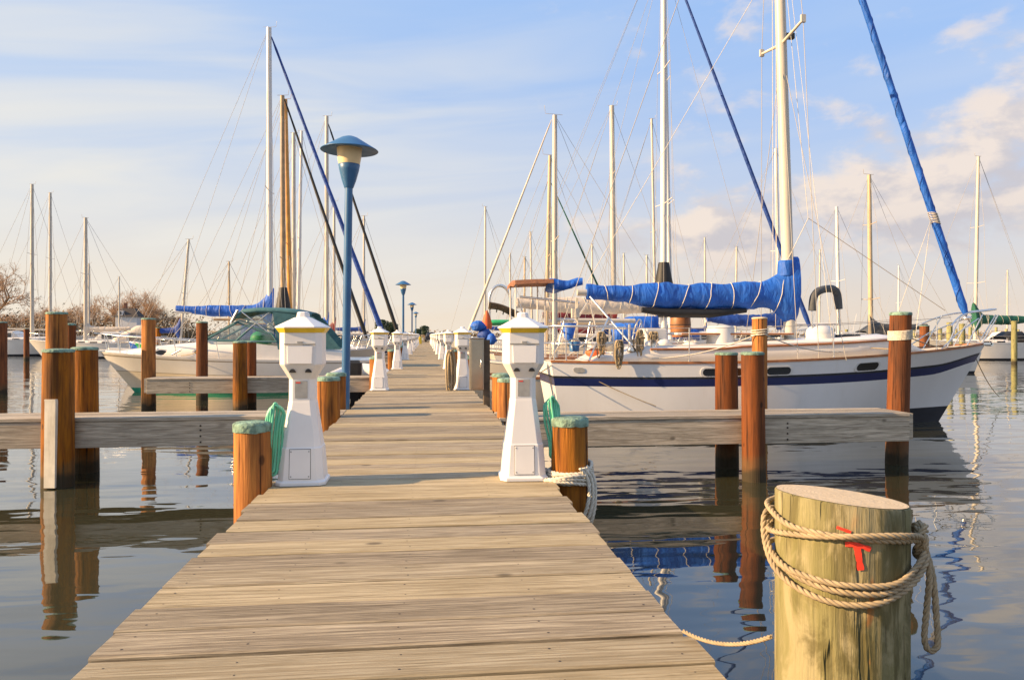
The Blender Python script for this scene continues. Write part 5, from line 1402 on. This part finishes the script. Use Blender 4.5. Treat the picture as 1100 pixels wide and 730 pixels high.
tl_ = [(8, 330, 205, 'bare tree at the left edge of the picture', 1.0), (24, 336, 215, 'low bare tree between the left edge and the first far mast', 1.1), (43, 318, 225, 'rounded bare tree between the two tallest far masts', 1.1),
       (66, 321, 215, 'bare tree between the second and third far masts', 1.0), (84, 322, 230, 'bare tree just left of the third far mast', 1.0), (102, 317, 215, 'bare tree right of the third far mast', 1.0),
       (118, 322, 235, 'bare tree left behind the white house', 1.0), (133, 303, 222, 'tall bare tree rising behind the chimney of the white house', 1.0), (149, 301, 226, 'tallest broad bare tree behind the right end of the white house', 1.15),
       (166, 318, 220, 'bare tree right of the white house', 1.1), (180, 327, 225, 'lower bare tree at the right end of the left shore wood', 1.1), (194, 333, 235, 'small bare tree under the blue sail cover', 1.0)]
for j, (u, v, Y, lb, sp_) in enumerate(tl_):
    X_ = atx(u, Y); bare_tree(X_, Y, (zat(v, X_, Y)-.8)*1.02, lb, sp_, 40+j)
for j, (u, v, lb) in enumerate(((0, 326, 'back row bare tree at the very left edge'), (16, 329, 'back row bare tree left of the first far mast'), (33, 326, 'back row bare tree behind the first far mast'), (56, 327, 'back row bare tree behind the second far mast'), (75, 327, 'back row bare tree midway between second and third far masts'),
        (93, 325, 'back row bare tree behind the third far mast'), (111, 326, 'back row bare tree left of the tall chimney tree'), (126, 318, 'back row bare tree behind the left end of the house'), (158, 316, 'back row bare tree right of the tallest broad tree'), (174, 325, 'back row bare tree near the right end of the wood'), (187, 331, 'back row bare tree last on the right of the wood'))):
    X_ = atx(u, 246); bare_tree(X_, 246, (zat(v, X_, 246)-.8)*1.02, lb, 1.15, 140+j)
X_ = atx(-12, 150); bare_tree(X_, 150, zat(262, X_, 150)-.8, 'tall bare tree whose twigs reach in at the left edge', 1.1, 77)
# brush at the foot of the wood and beyond the dock end: many small twig tufts
def brush(name, label, pts, mat, seed, hgt, n, leaf=.35):
    rg = random.Random(seed); mb = MB()
    for k in range(n):
        (x, y_, s_) = pts[rg.randrange(len(pts))]
        px_ = x+rg.gauss(0, 1)*s_*.5; py_ = y_+rg.gauss(0, 1)*s_*.35; pz_ = .7+abs(rg.gauss(0, .5))*hgt*s_*.55
        a = rg.uniform(0, 2*pi); e = leaf*rg.uniform(.5, 1.5)
        u_ = Vector((cos(a), sin(a), rg.uniform(-.5, .9))).normalized()*e; v_ = Vector((rg.uniform(-1, 1), rg.uniform(-1, 1), rg.uniform(-1, 1))).normalized()*e*.6
        c_ = Vector((px_, py_, pz_)); mb.add([c_-u_, c_+v_, c_+u_, c_-v_], [(0, 1, 2, 3)])
    o = mb.build(name, mat); return tag(o, label, None, None, 'stuff')
pts = [(atx(u, Y), Y, rnd(5, 8)) for u in range(-40, 215, 9) for Y in (205, 225)]
brush('undergrowth', 'brown winter undergrowth along the left shore', pts, 'brush', 5, 1.5, 26000, .27)
pts = [(atx(u, 640), 640, rnd(10, 16)) for u in range(150, 1250, 14)]
brush('far_wood', 'far low wood on the skyline', pts, 'brush', 6, .55, 9000, 1.1)
for (u, v, Y, lb) in ((410, 344, 330, 'dark rounded far tree left of the second lamp'), (421, 347, 335, 'smaller far tree touching the second lamp pole'), (456, 350.5, 420, 'far dark tree beyond the end of the dock'), (449, 354, 400, 'low far tree left of the dock end')):
    X_ = atx(u, Y); t = thing('tree', lb, 'tree', (X_, Y, .6)); H_ = zat(v, X_, Y)
    m = MB(); m.tube([(0, 0, 0), (.1, 0, H_*.4), (0, .1, H_*.75)], [.35, .28, .1], 6); m.build('trunk', 'bark', t)
    m = MB(); rg = random.Random(int(u))
    for k in range(1500):
        a = rg.uniform(0, 2*pi); rr = sqrt(rg.random())*H_*.42*(.7+.3*sin(a*3)); z_ = H_*(.62+.36*rg.uniform(-1, 1)*sqrt(max(0, 1-(rr/(H_*.5))**2)))
        c_ = Vector((rr*cos(a), rr*sin(a), z_)); e = rg.uniform(.15, .45)
        u_ = Vector((rg.uniform(-1, 1), rg.uniform(-1, 1), rg.uniform(-1, 1))).normalized()*e; v_ = u_.orthogonal().normalized()*e*.7
        m.add([c_-u_, c_+v_, c_+u_, c_-v_], [(0, 1, 2, 3)])
    m.build('crown', 'evergreen', t)
# things at the far end of the dock
X_, Y_ = -.75, 99.0
t = thing('barrel', 'yellow drum standing at the far end of the dock', 'barrel', (X_, Y_, DECK)); m = MB(); m.lathe([(.28, 0), (.3, .3), (.3, .6), (.28, .95), (.1, .96)], 14); m.build('body', 'yellow', t)
t = thing('parked_car', 'tiny dark car on the shore beyond the end of the dock', 'car', (.9, 126.0, .9))
m = MB(); m.loft([[(-.9, y_, .3), (.9, y_, .3), (.9, y_, .3+h*.55), (.7*w_, y_, .3+h), (-.7*w_, y_, .3+h), (-.9, y_, .3+h*.55)] for y_, h, w_ in ((-2.1, .75, .9), (-1.9, .8, .9), (-1.2, 1.25, .9), (.6, 1.25, .9), (1.2, .8, .95), (2.1, .7, .95))], 0, False); m.build('body', 'boot', t)
for x_ in (-.82, .82):
    for y_ in (-1.3, 1.3):
        m = MB(); m.tube([(x_-.1, y_, .3), (x_+.1, y_, .3)], .3, 12); m.build('wheel', 'black', t)
e = MB(); rows = [[(-14, y_, -1), (-14, y_, z_), (14, y_, z_), (14, y_, -1)] for y_, z_ in ((112.9, .86), (135, .9), (135.1, -1))]
e.loft(rows, 0, False, True, False, closed=False); tag(e.build('quay', 'shore'), kind='structure')
